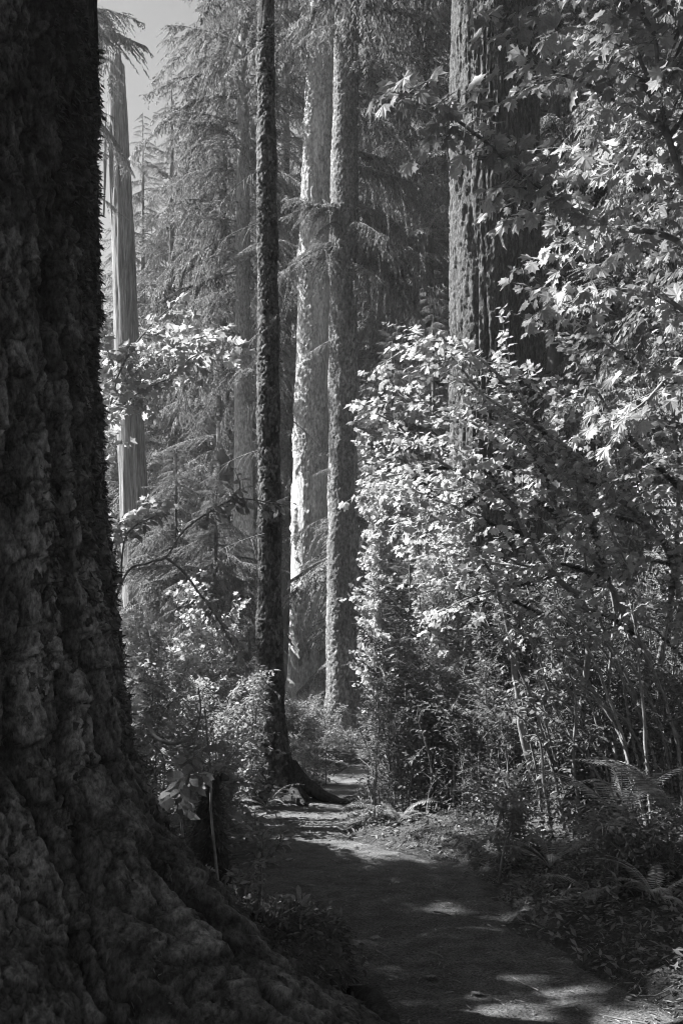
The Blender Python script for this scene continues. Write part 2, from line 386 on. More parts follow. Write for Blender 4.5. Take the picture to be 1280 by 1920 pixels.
SPARSE = [make_bough(140 + k, hang=.35, sag=.12, dens=.42, bare=.2, tw=.075) for k in range(2)]
LUSH = [make_bough(160 + k, hang=.8, sag=.2, dens=1.7, tw=.06) for k in range(2)]
def make_dead(seed):
    r = np.random.default_rng(seed); g = Geo(); s = np.linspace(0, 1, 10)
    sp = np.stack([1.4 * s, .1 * np.sin(s * 4 + seed), -.25 * s ** 2], 1); g.add(*tube(sp, .014 * (1 - s) + .003, 5))
    for k in range(12):
        u = r.uniform(.2, .95); o = np.array([np.interp(u, s, sp[:, q]) for q in range(3)]); q = np.linspace(0, 1, 5)[:, None]
        d = np.array((r.uniform(.2, .8), r.choice([-1, 1]) * r.uniform(.3, 1), r.uniform(-.9, .1))) * r.uniform(.15, .5)
        g.add(*tube(o + d * q + np.array((0, 0, -.1)) * q ** 2, .005 * (1 - q[:, 0]) + .002, 4))
    return g.mesh('dead_branch', M_twig)
DEAD = [make_dead(5), make_dead(6), make_dead(7)]

def bough_matrix(x, y, z, az, pitch, s, roll=0.0):
    return Matrix.Translation((x, y, z)) @ Matrix.Rotation(az, 4, 'Z') @ Matrix.Rotation(-pitch, 4, 'Y') @ Matrix.Rotation(roll, 4, 'X') @ Matrix.Scale(s, 4)

def conifer(name, label, cx, Y, h, start, rad, rt, n, seed, group=None, lean=0.0, bm=M_far, kinds=None, skip=None, xy=None, top=None, droop=.1, dead=0):
    r = np.random.default_rng(seed)
    b = base(cx, Y) if xy is None else np.array((xy[0], xy[1], gz(*xy)))
    t = thing(name, label, 'tree', b, group)
    ax = [(0, 0, -.25), (lean * .3, 0, h * .35), (lean, 0, h)]
    v, f, pa, c, _ = ring_trunk(ax, lambda T, TH, Z: rt * (1 - T) ** .9 + .004 + rt * .45 * np.exp(-T * h / .5), 18, 60, disp=bark_fine(.02, 1, seed))
    link('trunk', new_mesh('trunk', v, f, bm), t)
    kinds = kinds or BOUGHS
    n = int(n * (1.9 if xy is None else 1.6))
    for k in range(n):
        u = (k + r.random()) / n; z = start + (h - start) * (u ** .85 if h > 15 else u ** .7)
        wd = rad * min(1.0, (1 - (z / h)) * 1.9 + .06) * (1.0 if z > start + 2 else .75)
        s = max(.15, wd * r.uniform(.65, 1.2) / 2.5); az = k * 2.39996 + r.normal(0, .5)
        px_, py_ = lean * z / h, 0
        if skip and skip(b[0] + px_, b[1], b[2] + z, az): continue
        m = bough_matrix(px_, py_, z, az, r.normal(-.02, .16) - droop + .35 * (z / h) ** 2, s, r.normal(0, .2))
        link('bough', kinds[r.integers(len(kinds))], t, m @ Matrix.Diagonal((1, r.uniform(.7, 1.3), r.uniform(.7, 1.5), 1)))
    for k in range(dead):
        z = 1.2 + (start + 3) * r.random(); s = r.uniform(.6, 1.4)
        link('dead_branch', DEAD[r.integers(3)], t, bough_matrix(0, 0, z, r.uniform(0, 6.28), r.normal(-.1, .15), s))
    return t

# ------------------------------------------------------------------ the giant spruce on the left
zt = np.array([-.6, 0, .12, .37, .69, 1.0, 1.23, 1.87, 2.94, 4.3, 7, 12, 24])
rtab = np.array([2.15, 2.0, 1.88, 1.58, 1.26, 1.07, .99, .91, .84, .82, .78, .7, .4])
def giant_radius(T, TH, Z):
    r = np.interp(Z, zt, rtab); fl = np.clip(r - .85, 0, 2)
    lob = .16 * np.cos(3.0 * TH + .6) + .12 * np.cos(7 * TH + 1.9)
    return r + fl * lob + .03 * np.cos(5 * TH + Z * .8)
def terrace(n, k, sharp=.14):                    # flake-like steps with sharp rims
    m = n * k; f = m - np.floor(m); return (np.floor(m) + np.clip(f / sharp, 0, 1) - .25 * np.clip((f - sharp) / (1 - sharp), 0, 1)) / k
_zz = np.linspace(-.6, 24.5, 1600); _arc = np.concatenate(([0], np.cumsum(np.hypot(np.diff(_zz), np.diff(np.interp(_zz, zt, rtab)))))) - 1.0
def giant_disp(p, th, z):
    q = np.stack([np.cos(th) * 1.05, np.sin(th) * 1.05, np.interp(z, _zz, _arc)], 1)     # bark grain follows the flare down
    w = np.stack([fbm(q * np.array((6, 6, 4)), 3, 50 + k) for k in range(3)], 1)
    f1, f2, idv, off = worley(q * np.array((12, 12, 4.6)) + w * .8, 3); e = f2 - f1
    g1, g2, id2, of2 = worley(q * np.array((26, 26, 13)) + w * 1.1, 13); e2 = g2 - g1
    n1 = fbm(q * np.array((9, 9, 3.0)) + w * .5, 4, 70, .58)
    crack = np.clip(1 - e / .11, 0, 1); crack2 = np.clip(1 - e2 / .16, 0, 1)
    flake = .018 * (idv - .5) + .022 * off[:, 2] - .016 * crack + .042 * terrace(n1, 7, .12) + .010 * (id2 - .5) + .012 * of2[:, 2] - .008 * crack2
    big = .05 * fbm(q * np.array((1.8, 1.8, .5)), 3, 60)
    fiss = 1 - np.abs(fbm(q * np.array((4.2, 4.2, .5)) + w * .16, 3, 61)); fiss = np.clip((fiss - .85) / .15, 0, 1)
    lich_light = .25 + .5 * fbm(q * np.array((2.8, 2.8, 1.1)), 4, 64, .6) + .5 * (idv - .5) + .35 * (id2 - .5) + .5 * np.exp(-((z - 1.9) / .8) ** 2) - .15 * np.clip(.9 - z, 0, 1) - .2 * np.clip(z - 3.2, 0, 1)  # lichen mottling; light on the mid trunk painted paler, base and top darker
    patch = np.clip(lich_light, 0, 1) * (1 - .8 * crack) * (1 - .6 * crack2) * (1 - .8 * fiss)
    return flake + big - .085 * fiss + .006 * fbm(p * 28, 3, 66, .6), patch
ang = np.radians(np.concatenate([np.linspace(-115, 42, 340, endpoint=False), np.linspace(42, 245, 36, endpoint=False)]))
tz = np.concatenate([np.linspace(-.5, 4.6, 620, endpoint=False), np.linspace(4.6, 24, 40)]); tz = (tz + .5) / 24.5
gb = np.array((GX, GYc, 0.0))
giant = thing('giant_spruce_tree', 'massive dark spruce trunk with scaly bark and flaring roots filling the left edge', 'tree', gb)
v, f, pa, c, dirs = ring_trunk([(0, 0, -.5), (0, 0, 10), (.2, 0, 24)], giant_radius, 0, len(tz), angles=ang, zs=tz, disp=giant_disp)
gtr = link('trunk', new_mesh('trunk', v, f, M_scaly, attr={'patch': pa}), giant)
GV = v.reshape(len(tz), len(ang), 3)
# separate curled bark scales
def plate_mesh(seed):
    r = np.random.default_rng(seed); k = 13; a = np.arange(k) * 2 * math.pi / k + r.normal(0, .16, k)
    ro = .5 * (1 + r.normal(0, .30, k)); o = np.stack([np.cos(a) * ro * r.uniform(.55, .9), np.sin(a) * ro * 1.25], 1)
    sg = r.choice([-1, 1]); curl = lambda p: .22 * (p[:, 0] ** 2 + .4 * p[:, 1] ** 2) + .14 * p[:, 1] * sg
    top = np.column_stack([o, .02 + curl(o)]); inn = np.column_stack([o * .5, .05 + curl(o * .5)]); bot = np.column_stack([o * .97, top[:, 2] - .3])
    v = np.vstack([[(0, 0, .05)], inn, top, bot]); f3 = np.array([(0, 1 + q, 1 + (q + 1) % k) for q in range(k)])
    f4 = np.array([(1 + q, 1 + k + q, 1 + k + (q + 1) % k, 1 + (q + 1) % k) for q in range(k)] + [(1 + k + q, 1 + 2 * k + q, 1 + 2 * k + (q + 1) % k, 1 + k + (q + 1) % k) for q in range(k)])
    return new_mesh('bark_plate', v, [f3, f4], M_plate, False)
PLATES = [plate_mesh(200 + k) for k in range(9)]
r = np.random.default_rng(77); cnt = 0
while cnt < 290:
    a = r.integers(5, 332); b_ = r.integers(20, 600); p = GV[b_, a]; w = p + gb
    px = 640 + w[0] / w[1] * FPX; py = HZ - (w[2] - EYE) / w[1] * FPX
    if px < -30 or py < 300 or py > 1930 or w[1] > 4.4: continue
    if r.random() > (.95 if 700 < py < 1450 else .5): continue
    nrm = unit(np.cross(GV[b_ + 4, a] - GV[b_ - 4, a], GV[b_, a - 4] - GV[b_, a + 4])); od = np.array((math.cos(ang[a]), math.sin(ang[a]), .0))
    if nrm @ od < 0: nrm = -nrm
    nrm = unit(nrm * .6 + od)
    up = unit(np.array((0, 0, 1.0)) + r.normal(0, .35, 3)); x = unit(np.cross(up, nrm)); y = np.cross(nrm, x); s = r.uniform(.03, .065)
    m = Matrix(((x[0], y[0], nrm[0], p[0]), (x[1], y[1], nrm[1], p[1]), (x[2], y[2], nrm[2], p[2]), (0, 0, 0, 1))) @ Matrix.Scale(s, 4)
    link('bark_plate', PLATES[cnt % 9], gtr, m); cnt += 1
# moss: hanging strands along the shaded right side and over the roots
def moss_stuff(pts, nrm, ln, seed, per=1, width=.10):
    r = np.random.default_rng(seed); k = len(pts)
    d = unit(nrm * r.uniform(.5, 1.1, (k, 1)) + np.array((0, 0, -1)) * r.uniform(.1, 1.1, (k, 1)) + r.normal(0, .4, (k, 3)))
    tv = np.array([(0, -.5 * width, 0), (.3, .7 * width, -.02), (.5, -.5 * width, -.06), (1, 0, -.2)])
    tf = np.array([(0, 1, 2), (2, 1, 3)])
    return scatter(tv, tf, frames(d, unit(nrm + r.normal(0, .5, (k, 3)))), pts, ln * r.uniform(.5, 1.4, k))
sel = []
r = np.random.default_rng(5)
aa = r.integers(0, 343, 52000); bb = r.integers(2, 616, 52000); pw = GV[bb, aa]
msk = fbm(pw * np.array((2.6, 2.6, 1.5)), 3, 91) + np.clip((ang[aa] - R(-38)) / R(40), -.6, .8) * .75 + np.clip(.5 - pw[:, 2], -.3, .6) * .35
ok = msk > .32; aa, bb, pw = aa[ok], bb[ok], pw[ok]
nn = np.stack([np.cos(ang[aa]), np.sin(ang[aa]), 0 * ang[aa]], 1)
mv, mf = moss_stuff(pw, nn, .030, 6, width=.24)
o = link('moss', new_mesh('moss', mv, mf, M_moss, False), gtr); o['kind'] = 'stuff'
for k in range(26):  # extra unseen boughs, added to shade the near maple
    link('bough', BOUGHS[k % 5], giant, bough_matrix(0, 0, rng.uniform(9.4, 12.5), rng.uniform(-.2, 3.0), rng.normal(.12, .1), rng.uniform(1.2, 1.9)))
for k in range(46):                              # its crown, high above the picture
    z = 10 + 14 * (k / 46); az = k * 2.39996; s = rng.uniform(1.1, 2.0) * (1 - .02 * k)
    link('bough', BOUGHS[k % 5], giant, bough_matrix(0, 0, z, az, rng.normal(.0, .12), s))

# ------------------------------------------------------------------ the named trunks in the middle distance
def trunk_thing(name, label, pts, radii, matl, disp, nu=72, nv=420, boughs=None, flare=(0.5, .35, 4), extra=None, seed=0, vis=None):
    """pts: photo positions + distance bottom to top; radii along the same"""
    wpts = np.array([P(*q) for q in pts]); wpts[0, 2] = gz(wpts[0, 0], wpts[0, 1]) - .25
    org = wpts[0].copy(); org[2] += .25; wl_ = wpts - org
    L = np.linalg.norm(np.diff(wl_, axis=0), axis=1); cum = np.concatenate(([0], np.cumsum(L))) / L.sum(); H_ = L.sum()
    def rf(T, TH, Z):
        r = np.interp(T, cum, radii); e = np.exp(-np.clip(T * H_ - .25, 0, None) / flare[0])
        return r * (1 + flare[1] * e * (1 + .45 * np.cos(flare[2] * TH + seed)) + .03 * np.cos(3 * TH + Z * .4))
    zs = None if vis is None else np.concatenate([np.linspace(0, vis / H_, nv - 30, endpoint=False), np.linspace(vis / H_, 1, 30)])
    v, f, pa, c, dirs = ring_trunk(wl_, rf, nu, nv, disp=disp, zs=zs)
    t = thing(name, label, 'tree', org)
    link('trunk', new_mesh('trunk', v, f, matl, attr={'patch': pa}), t)
    return t, wl_, org

# dark slim tree at the bend of the path
slim, slim_ax, slim_o = trunk_thing('slim_conifer_tree', 'slim dark tree with rough mossy trunk standing at the bend of the path',
    [(522, 1500, 11.6), (507, 1350, 11.6), (505, 1000, 11.6), (503, 600, 11.6), (500, 200, 11.6), (498, -200, 11.6), (496, -1600, 11.6)],
    [.235, .165, .13, .118, .105, .095, .04], M_darkbark, bark_scaly(.016, .034, 12), 64, 820, flare=(.34, .75, 3), seed=2.1, vis=9.6)
r = np.random.default_rng(8)
k = 9000; tz_ = r.random(k) * 11; th_ = r.uniform(0, 6.283, k); ax_ = smooth_path(slim_ax, 200)
cx_ = np.interp(tz_, ax_[:, 2], ax_[:, 0]); rr_ = np.interp(tz_, [0, .6, 2, 6, 11], [.3, .2, .145, .125, .11])
pw = np.stack([cx_ + np.cos(th_) * rr_, np.sin(th_) * rr_, tz_], 1); okm = fbm(pw * np.array((4, 4, 1.2)), 3, 31) > .05
mv, mf = moss_stuff(pw[okm], np.stack([np.cos(th_), np.sin(th_), 0 * th_], 1)[okm], .05, 9)
o = link('moss', new_mesh('moss', mv, mf, M_moss, False), slim.children[0]); o['kind'] = 'stuff'
for q, (ang_r, ln) in enumerate([(-.35, .75), (-1.0, .5), (.3, .5), (2.6, .5), (-2.2, .45)]):
    s = np.linspace(0, 1, 12); d = np.array((math.cos(ang_r), math.sin(ang_r), 0))
    pts = np.stack([d[0] * (.12 + ln * s), d[1] * (.12 + ln * s) + .04 * np.sin(s * 5), .34 * (1 - s) ** 2.4 - .03 * s], 1)
    vv, ff = tube(pts, .10 * (1 - s) ** .7 + .014, 9, wob=.25, seed=q)
    link('root', new_mesh('root', vv, ff, M_darkbark), slim)
for k in range(34):
    z = 10.2 + 8.0 * k / 34; link('bough', BOUGHS[k % 5], slim, bough_matrix(0, 0, z, k * 2.4, rng.normal(-.05, .1), rng.uniform(.6, 1.0)))
for k in range(16):
    z = rng.uniform(3, 9.3); link('dead_branch', DEAD[k % 3], slim, bough_matrix(-.01 * z, 0, z, rng.uniform(0, 6.28), rng.normal(-.25, .2), rng.uniform(.25, .6)))

# tall pale tree with peeled bark, left of the middle pair
pale, _, _ = trunk_thing('pale_conifer_tree', 'tall pale trunk with peeled bare patches and sunlit left edge, left of the middle pair',
    [(573, 1335, 27), (576, 1200, 27), (582, 900, 27), (590, 500, 27), (602, 100, 27), (606, -60, 27), (640, -1100, 27)],
    [.60, .53, .50, .46, .38, .34, .1], M_pale, bark_patchy(.03, 40, .10, 3.5, .35), 90, 640, flare=(.9, .22, 5), vis=20.0)
for k in range(40):
    z = 18.5 + 15 * k / 40; link('bough', BOUGHS[k % 5], pale, bough_matrix(.025 * z, 0, z, k * 2.4 + 1, rng.normal(-.05, .1), rng.uniform(.9, 1.5)))
# straight grey tree, right of the pair
grey, _, _ = trunk_thing('grey_conifer_tree', 'straight grey trunk with finely furrowed bark, right of the middle pair',
    [(640, 1390, 20.7), (641, 1250, 20.7), (643, 900, 20.7), (645, 500, 20.7), (648, 100, 20.7), (650, -60, 20.7), (655, -1300, 20.7)],
    [.37, .335, .30, .285, .25, .235, .06], M_bark, bark_scaly(.022, .042, 52), 84, 660, flare=(.5, .2, 5), vis=16.5)
rg = np.random.default_rng(21)
hang_ = [(rg.uniform(9.6, 11.2), rg.choice([rg.uniform(3.0, 4.2), rg.uniform(5.2, 6.3)]), rg.uniform(.4, .75), rg.uniform(-.35, .0), k % 2) for k in range(18)]
hang_ += [(rg.uniform(10.2, 15), rg.uniform(-.9, .3), rg.uniform(.7, 1.15), rg.uniform(-.5, -.1), k % 2) for k in range(14)]
hang_ += [(8.3, 3.3, .32, -.3, 0), (14.8, 3.4, .45, -.2, 1), (16.0, 3.2, .4, -.2, 0), (5.6, 3.2, .25, 0, 1), (4.4, 3.3, .2, 0, 0)]
for (z, az, s, pi_, kd) in hang_:
    link('bough', (LUSH + BOUGHS)[rg.integers(9)], grey, bough_matrix(.004 * z, 0, z, az, pi_, s, rg.normal(0, .25)) @ Matrix.Diagonal((1, rg.uniform(.8, 1.2), rg.uniform(.8, 1.5), 1)))
for k in range(44):
    z = 15.2 + 14 * k / 44; link('bough', BOUGHS[k % 5], grey, bough_matrix(0, 0, z, k * 2.4, rng.normal(-.05, .1), rng.uniform(.8, 1.3)))

# great furrowed fir on the right
fir, _, _ = trunk_thing('great_fir_tree', 'thick fir trunk with deeply furrowed bark behind the maple leaves on the right',
    [(934, 1440, 17), (934, 1250, 17), (932, 900, 17), (930, 500, 17), (928, 100, 17), (927, -60, 17), (926, -1500, 17)],
    [.86, .80, .77, .745, .72, .70, .35], M_fir, bark_furrow(.075, 71, 10.5), 250, 560, flare=(.8, .18, 6), vis=14.0)
for k in range(44):
    z = 15.5 + 12 * k / 44; link('bough', BOUGHS[k % 5], fir, bough_matrix(0, 0, z, k * 2.4, rng.normal(-.02, .1), rng.uniform(1.2, 1.9)))

# broken snag
sn_pts = [(270, 1340, 30), (262, 1180, 30), (250, 900, 30), (236, 600, 30), (224, 300, 30), (217, 122, 30)]
def snag_disp(p, th, z):
    d = .035 * fbm(p * np.array((9, 9, .35)), 4, 80) + .02 * (1 - np.abs(fbm(p * np.array((16, 16, .5)), 3, 82)))
    sp = fbm(p * np.array((3, 3, .12)), 2, 85); d -= .12 * np.clip((sp - .33) / .06, 0, 1)
    return d, 0 * z
snag, sn_ax, sn_o = trunk_thing('broken_snag', 'bare leaning dead trunk with broken top and weathered grain against the sky', sn_pts, [.50, .46, .40, .35, .29, .25], M_wood, snag_disp, 64, 300, flare=(.6, .1, 4))
g_ = Geo(); tp = sn_ax[-1]; r = np.random.default_rng(4)
for k in range(11):
    a = k * 2 * math.pi / 11 + r.normal(0, .1); hgt = r.uniform(.03, .40) * (1.6 if math.cos(a) > .2 else .7); w_ = .12
    b0 = tp + np.array((math.cos(a) * .2, math.sin(a) * .2, -.25)); tn = np.array((-math.sin(a), math.cos(a), 0)) * w_; inw = np.array((-math.cos(a), -math.sin(a), 0)) * .09
    vv = np.array([b0 - tn, b0 + tn, b0 + tn + inw, b0 - tn + inw, b0 + (0, 0, .25 + hgt) + inw * .5])
    g_.add(vv, np.array([(0, 1, 4), (1, 2, 4), (2, 3, 4), (3, 0, 4)]))
link('broken_top', g_.mesh('broken_top', M_wood, False), snag)
vv, ff = tube([tp + (-.34, -.1, -4.6), tp + (-.30, -.12, -3), tp + (-.27, -.1, -1.4)], [.03, .06, .01], 6)
link('splinter', new_mesh('splinter', vv, ff, M_wood), snag)

# ------------------------------------------------------------------ conifers behind
bgroup = 'conifers behind the clearing'
conifer('hemlock_tree', 'pale trunk with drooping sunlit boughs just left of the slim dark tree', 456, 29, 33, 9.0, 3.0, .34, 78, 301, bm=M_lowpale, dead=6)
conifer('hemlock_tree', 'dense conifer with hanging boughs between the snag and the slim dark tree', 418, 34, 34, 2.5, 2.5, .3, 105, 302)
conifer('hemlock_tree', 'conifer with layered boughs close to the right of the leaning snag', 322, 39, 25, 1.0, 3.4, .35, 100, 303)
conifer('hemlock_tree', 'thin conifer behind the snag with its pointed top against the sky', 268, 46, 27, 1, 3.9, .3, 110, 304)
conifer('young_conifer', 'small conifer spire showing between the giant trunk and the snag', 192, 44, 18.2, .5, 2.2, .2, 60, 305)
conifer('hemlock_tree', 'conifer with dark boughs overhanging the top of the snag', 122, 24, 26, 13, 2.7, .35, 34, 306)
conifer('hemlock_tree', 'dark conifer filling the gap between the slim tree and the pale trunk', 535, 38, 38, 2, 3.4, .35, 105, 307)
conifer('hemlock_tree', 'tall conifer directly behind the middle pair of trunks', 625, 46, 40, 3, 3.8, .4, 100, 308)
conifer('hemlock_tree', 'sunlit conifer just right of the grey trunk', 705, 33, 36, 2, 3.3, .3, 110, 309)
conifer('hemlock_tree', 'conifer with drooping boughs left of the great fir', 800, 29, 33, 3, 3.3, .3, 105, 310)
conifer('hemlock_tree', 'conifer hidden behind the great fir trunk', 900, 36, 36, 2, 3.6, .4, 95, 311)
conifer('hemlock_tree', 'shaded conifer to the right of the great fir', 1040, 27, 32, 2, 3.5, .3, 100, 312)
conifer('hemlock_tree', 'shaded conifer behind the maple at the right edge', 1180, 25, 32, 1, 3.6, .35, 100, 313)
conifer('hemlock_tree', 'tall conifer in the background above the maple crown', 1110, 36, 38, 2, 3.8, .4, 80, 314)
conifer('young_conifer', 'bright young conifer with low mossy boughs beside the grey trunk', 735, 23, 9.0, .2, 2.3, .12, 75, 315, kinds=LUSH + BOUGHS[:2])
conifer('young_conifer', 'bright young conifer with low boughs against the great fir', 812, 24, 10.5, .2, 2.4, .12, 80, 316, kinds=LUSH + BOUGHS[:2])
conifer('young_conifer', 'young conifer in shade at the foot of the snag', 330, 27, 7.5, .2, 2.3, .12, 70, 317)
conifer('young_conifer', 'young conifer with sunlit tips in front of the hemlock boughs', 405, 24, 6.0, .2, 2.0, .10, 60, 318)
conifer('hemlock_tree', 'distant conifer seen between the snag and hemlocks', 385, 55, 40, 2, 3.6, .4, 80, 319)
conifer('hemlock_tree', 'distant conifer seen above the slim dark tree', 470, 58, 44, 3, 4.2, .4, 80, 320)
conifer('hemlock_tree', 'distant conifer in the gap right of the middle pair', 760, 52, 42, 2, 4.2, .4, 85, 321)
conifer('hemlock_tree', 'distant conifer far behind the pale trunk', 560, 66, 46, 2, 4.6, .4, 80, 322)
conifer('hemlock_tree', 'distant conifer low behind the giant trunk edge', 215, 64, 21, 1, 4, .4, 60, 323)
# unseen conifers added to shade the clearing from outside the picture
for k, (x, y, h, st, ra, n, lab) in enumerate([
    (-4.3, 8.4, 6.5, .8, 1.7, 90, 'young conifer added for shade, unseen behind the giant trunk'),
    (-7.6, 14.4, 13, 6.5, 2.3, 90, 'unseen conifer added for shade beyond the left edge of the picture, level with the slim tree'),
    (-6.0, 8.0, 11, 1, 2.6, 120, 'unseen conifer added for shade beyond the left edge of the picture, behind the giant trunk'),
    (-6.6, 11.3, 21, 12.8, 2.7, 26, 'unseen tall conifer added for the shade of its high crown beyond the left edge of the picture'),
    (-7.0, 7.4, 21, 12.8, 2.7, 24, 'unseen tall conifer added for the shade of its high crown beyond the left edge, level with the giant trunk'),
    (-5.6, 4.2, 9, 1, 2.2, 90, 'unseen conifer added for shade beyond the left edge of the picture, beside the giant trunk'),
    (-11, 18.0, 14, 5, 2.4, 80, 'unseen conifer added for shade far beyond the left edge of the picture'),
    (3.2, -4.5, 24, 4, 4.6, 110, 'unseen tall conifer added for shade behind the viewpoint on the right'),
    (-3.5, -5.0, 25, 4, 4.6, 110, 'unseen tall conifer added for shade behind the viewpoint on the left'),
    (7.2, 6, 24, 4, 4.6, 110, 'unseen tall conifer added for shade beyond the right edge of the picture beside the fern bank'),
    (8.5, 13, 26, 4, 4.6, 110, 'unseen tall conifer added for shade beyond the right edge of the picture beside the maples'),
    (5.5, 0, 22, 4, 4.2, 110, 'unseen tall conifer added for shade to the right of the viewpoint')]):
    conifer('added_shade_conifer', lab, 0, 0, h, st, ra, .2, n, 400 + k, xy=(x, y))

# ------------------------------------------------------------------ broadleaf shrubs
SPRIG = {}
def leaf_objects(t, org, T, M, S_, tv, tf, matl, nind, owners, name='leaf'):
    """the leaves that show largest become parts of their own, the rest one joined part"""
    w = T; px = 640 + w[:, 0] / np.maximum(w[:, 1], .2) * FPX; py = HZ - (w[:, 2] - EYE) / np.maximum(w[:, 1], .2) * FPX
    infr = (px > -10) & (px < 1290) & (py > -10) & (py < 1930) & (w[:, 1] > .3)
    size = np.where(infr, S_ / np.maximum(w[:, 1], .3), 0); order = np.argsort(-size); order_n = order[:nind][size[order[:nind]] > 0]
    def bent(fold, curl, tw):
        b_ = tv.copy(); b_[:, 2] += fold * np.abs(tv[:, 1]) - curl * tv[:, 0] ** 2 + tw * tv[:, 0] * tv[:, 1]; return b_
    TV = [tv, bent(.35, .25, .15), bent(-.25, .45, -.2), bent(.15, -.15, .45)]; pick = np.random.default_rng(len(T)).integers(0, 4, len(T))
    me = [new_mesh(name, q, tf, matl, False) for q in TV]
    for q in order_n:
        m3 = M[q] * S_[q]; p = T[q] - org
        link(name, me[pick[q]], owners[q], Matrix(((m3[0, 0], m3[0, 1], m3[0, 2], p[0]), (m3[1, 0], m3[1, 1], m3[1, 2], p[1]), (m3[2, 0], m3[2, 1], m3[2, 2], p[2]), (0, 0, 0, 1))))
    rest = np.setdiff1d(np.arange(len(T)), order_n)
    if len(rest):
        g_ = Geo()
        for k in range(4):
            rk = rest[pick[rest] == k]
            if len(rk): g_.add(*scatter(TV[k], tf, M[rk], T[rk], S_[rk]))
        o = link('foliage', g_.mesh('foliage', matl, False, origin=org), t); o['kind'] = 'stuff'

def spray_leaves(r, pts, start, spacing, size, tiers, L_T, L_D, L_N, twigs, tw_len, face=(0, -.35, 1.0), droop=.35, taper=True, flat=.25):
    """side twigs in flat tiers along a branch, leaf pairs along each twig"""
    seg = np.linalg.norm(np.diff(pts, axis=0), axis=1); cum = np.concatenate(([0], np.cumsum(seg))); tot = cum[-1]
    s = start * tot; k = 0
    while s < tot:
        o = np.array([np.interp(s, cum, pts[:, q]) for q in range(3)]); e = np.array([np.interp(min(s + .05, tot), cum, pts[:, q]) for q in range(3)])
        d = unit(e - o + 1e-6); h = np.array((-d[1], d[0], 0)); h = unit(h + 1e-6) * (1 if k % 2 else -1)
        for tier in range(tiers):
            tl = tw_len * r.uniform(.45, 1.3) * (1.15 - .6 * s / tot if taper else 1)
            dirn = unit(d * r.uniform(.3, 1.0) + h * r.uniform(.3, 1.0) + np.array((0, 0, r.normal(.05, flat))) + r.normal(0, .2, 3))
            n = 6; q = np.linspace(0, 1, n)[:, None]; tp = o + dirn * tl * q + np.array((0, 0, -.18)) * tl * q ** 2
            twigs.append((tp, .0035))
            m = max(2, int(tl / spacing))
            for a in range(m):
                u = (a + .6) / m; c = o + dirn * tl * u + np.array((0, 0, -.18)) * tl * u * u
                sd = unit(np.cross(dirn, (0, 0, 1.0)))
                for sgn in (1, -1):
                    ld = unit(sd * sgn * r.uniform(.5, 1) + dirn * r.uniform(.2, .9) + np.array((0, 0, -droop * r.uniform(.3, 1.8))) + r.normal(0, .22, 3))
                    L_T.append(c + ld * size * .25); L_D.append(ld); L_N.append(unit(np.array(face) + r.normal(0, .48, 3)))
            L_T.append(tp[-1]); L_D.append(unit(dirn + np.array((0, 0, -droop)))); L_N.append(unit(np.array(face) + r.normal(0, .48, 3)))
            h = -h
        s += tw_len * r.uniform(.14, .32); k += 1

def broadleaf(name, label, cat, stems, size, seed, nind=300, tmpl=(LV, LF), spacing=.075, tw_len=.45, tiers=2, start=.25, matl=None, moss=0, group=None, face=(-.45, -.7, .6), droop=.55, start_by=None, stem_rad=None, flat=.25, extra=None):
    """stems: list of (photo polyline (px,py,Y), base radius, leafy from)"""
    r = np.random.default_rng(seed); matl = matl or M_maple
    W = [np.array([P(*q) for q in st[0]]) for st in stems]
    org = W[0][0].copy(); org[2] = max(gz(org[0], org[1]), min(org[2], gz(org[0], org[1]) + .02))
    t = thing(name, label, cat, org, group)
    T, D, N_, twigs = [], [], [], []; MP, MN = [], []; OW = []
    for (poly, rad, lf), w in zip(stems, W):
        n = 9 * len(w); pts = smooth_path(w, n); pts = pts + .012 * np.stack([fbm(pts * 4, 2, seed + k) for k in range(3)], 1)
        if poly is stems[0][0]: pts[0, 2] -= .1
        u = np.linspace(0, 1, n); rr = rad * (1 - u) ** .8 + .004
        vv, ff = tube(pts, rr, 6 if rad < .02 else 9, wob=.3 if moss else .1, seed=seed)
        so = link('stem' if rad > .014 else 'branch', new_mesh('stem', vv - org, ff, M_twig), t)
        if lf < 1: spray_leaves(r, pts, lf, spacing, size, tiers, T, D, N_, twigs, tw_len, face, droop, flat=flat)
        OW += [so] * (len(T) - len(OW))
        if moss:
            k = int(moss * 900 * len(w)); ii = (r.random(k) ** 1.3 * (n - 1) * .33).astype(int); a = r.uniform(0, 6.28, k)
            nn = unit(np.stack([np.cos(a), np.sin(a), r.normal(0, .3, k)], 1)); MP.append(pts[ii] + nn * rr[ii, None] * .9); MN.append(nn)
    g_ = Geo()
    for tp, rad in twigs: g_.add(*tube(tp[[0, 2, 5]], np.linspace(rad, .0015, 3), 3))
    if twigs: o = link('twigs', g_.mesh('twigs', M_twig, origin=org), t); o['kind'] = 'stuff'
    if MP:
        mv, mf = moss_stuff(np.concatenate(MP), np.concatenate(MN), .02, seed, width=.22); mv = mv - org
        o = link('moss', new_mesh('moss', mv, mf, M_moss, False), t); o['kind'] = 'stuff'
    if T:
        T = np.array(T); Mx = frames(np.array(D), np.array(N_)); S_ = size * r.uniform(.45, 1.3, len(T))
        leaf_objects(t, org, T, Mx, S_, tmpl[0], tmpl[1], matl, nind, OW)
    return t

def pl(pts, y0, y1):                             # photo polyline with distance running from y0 to y1
    n = len(pts); return [(p[0], p[1], y0 + (y1 - y0) * k / (n - 1)) for k, p in enumerate(pts)]

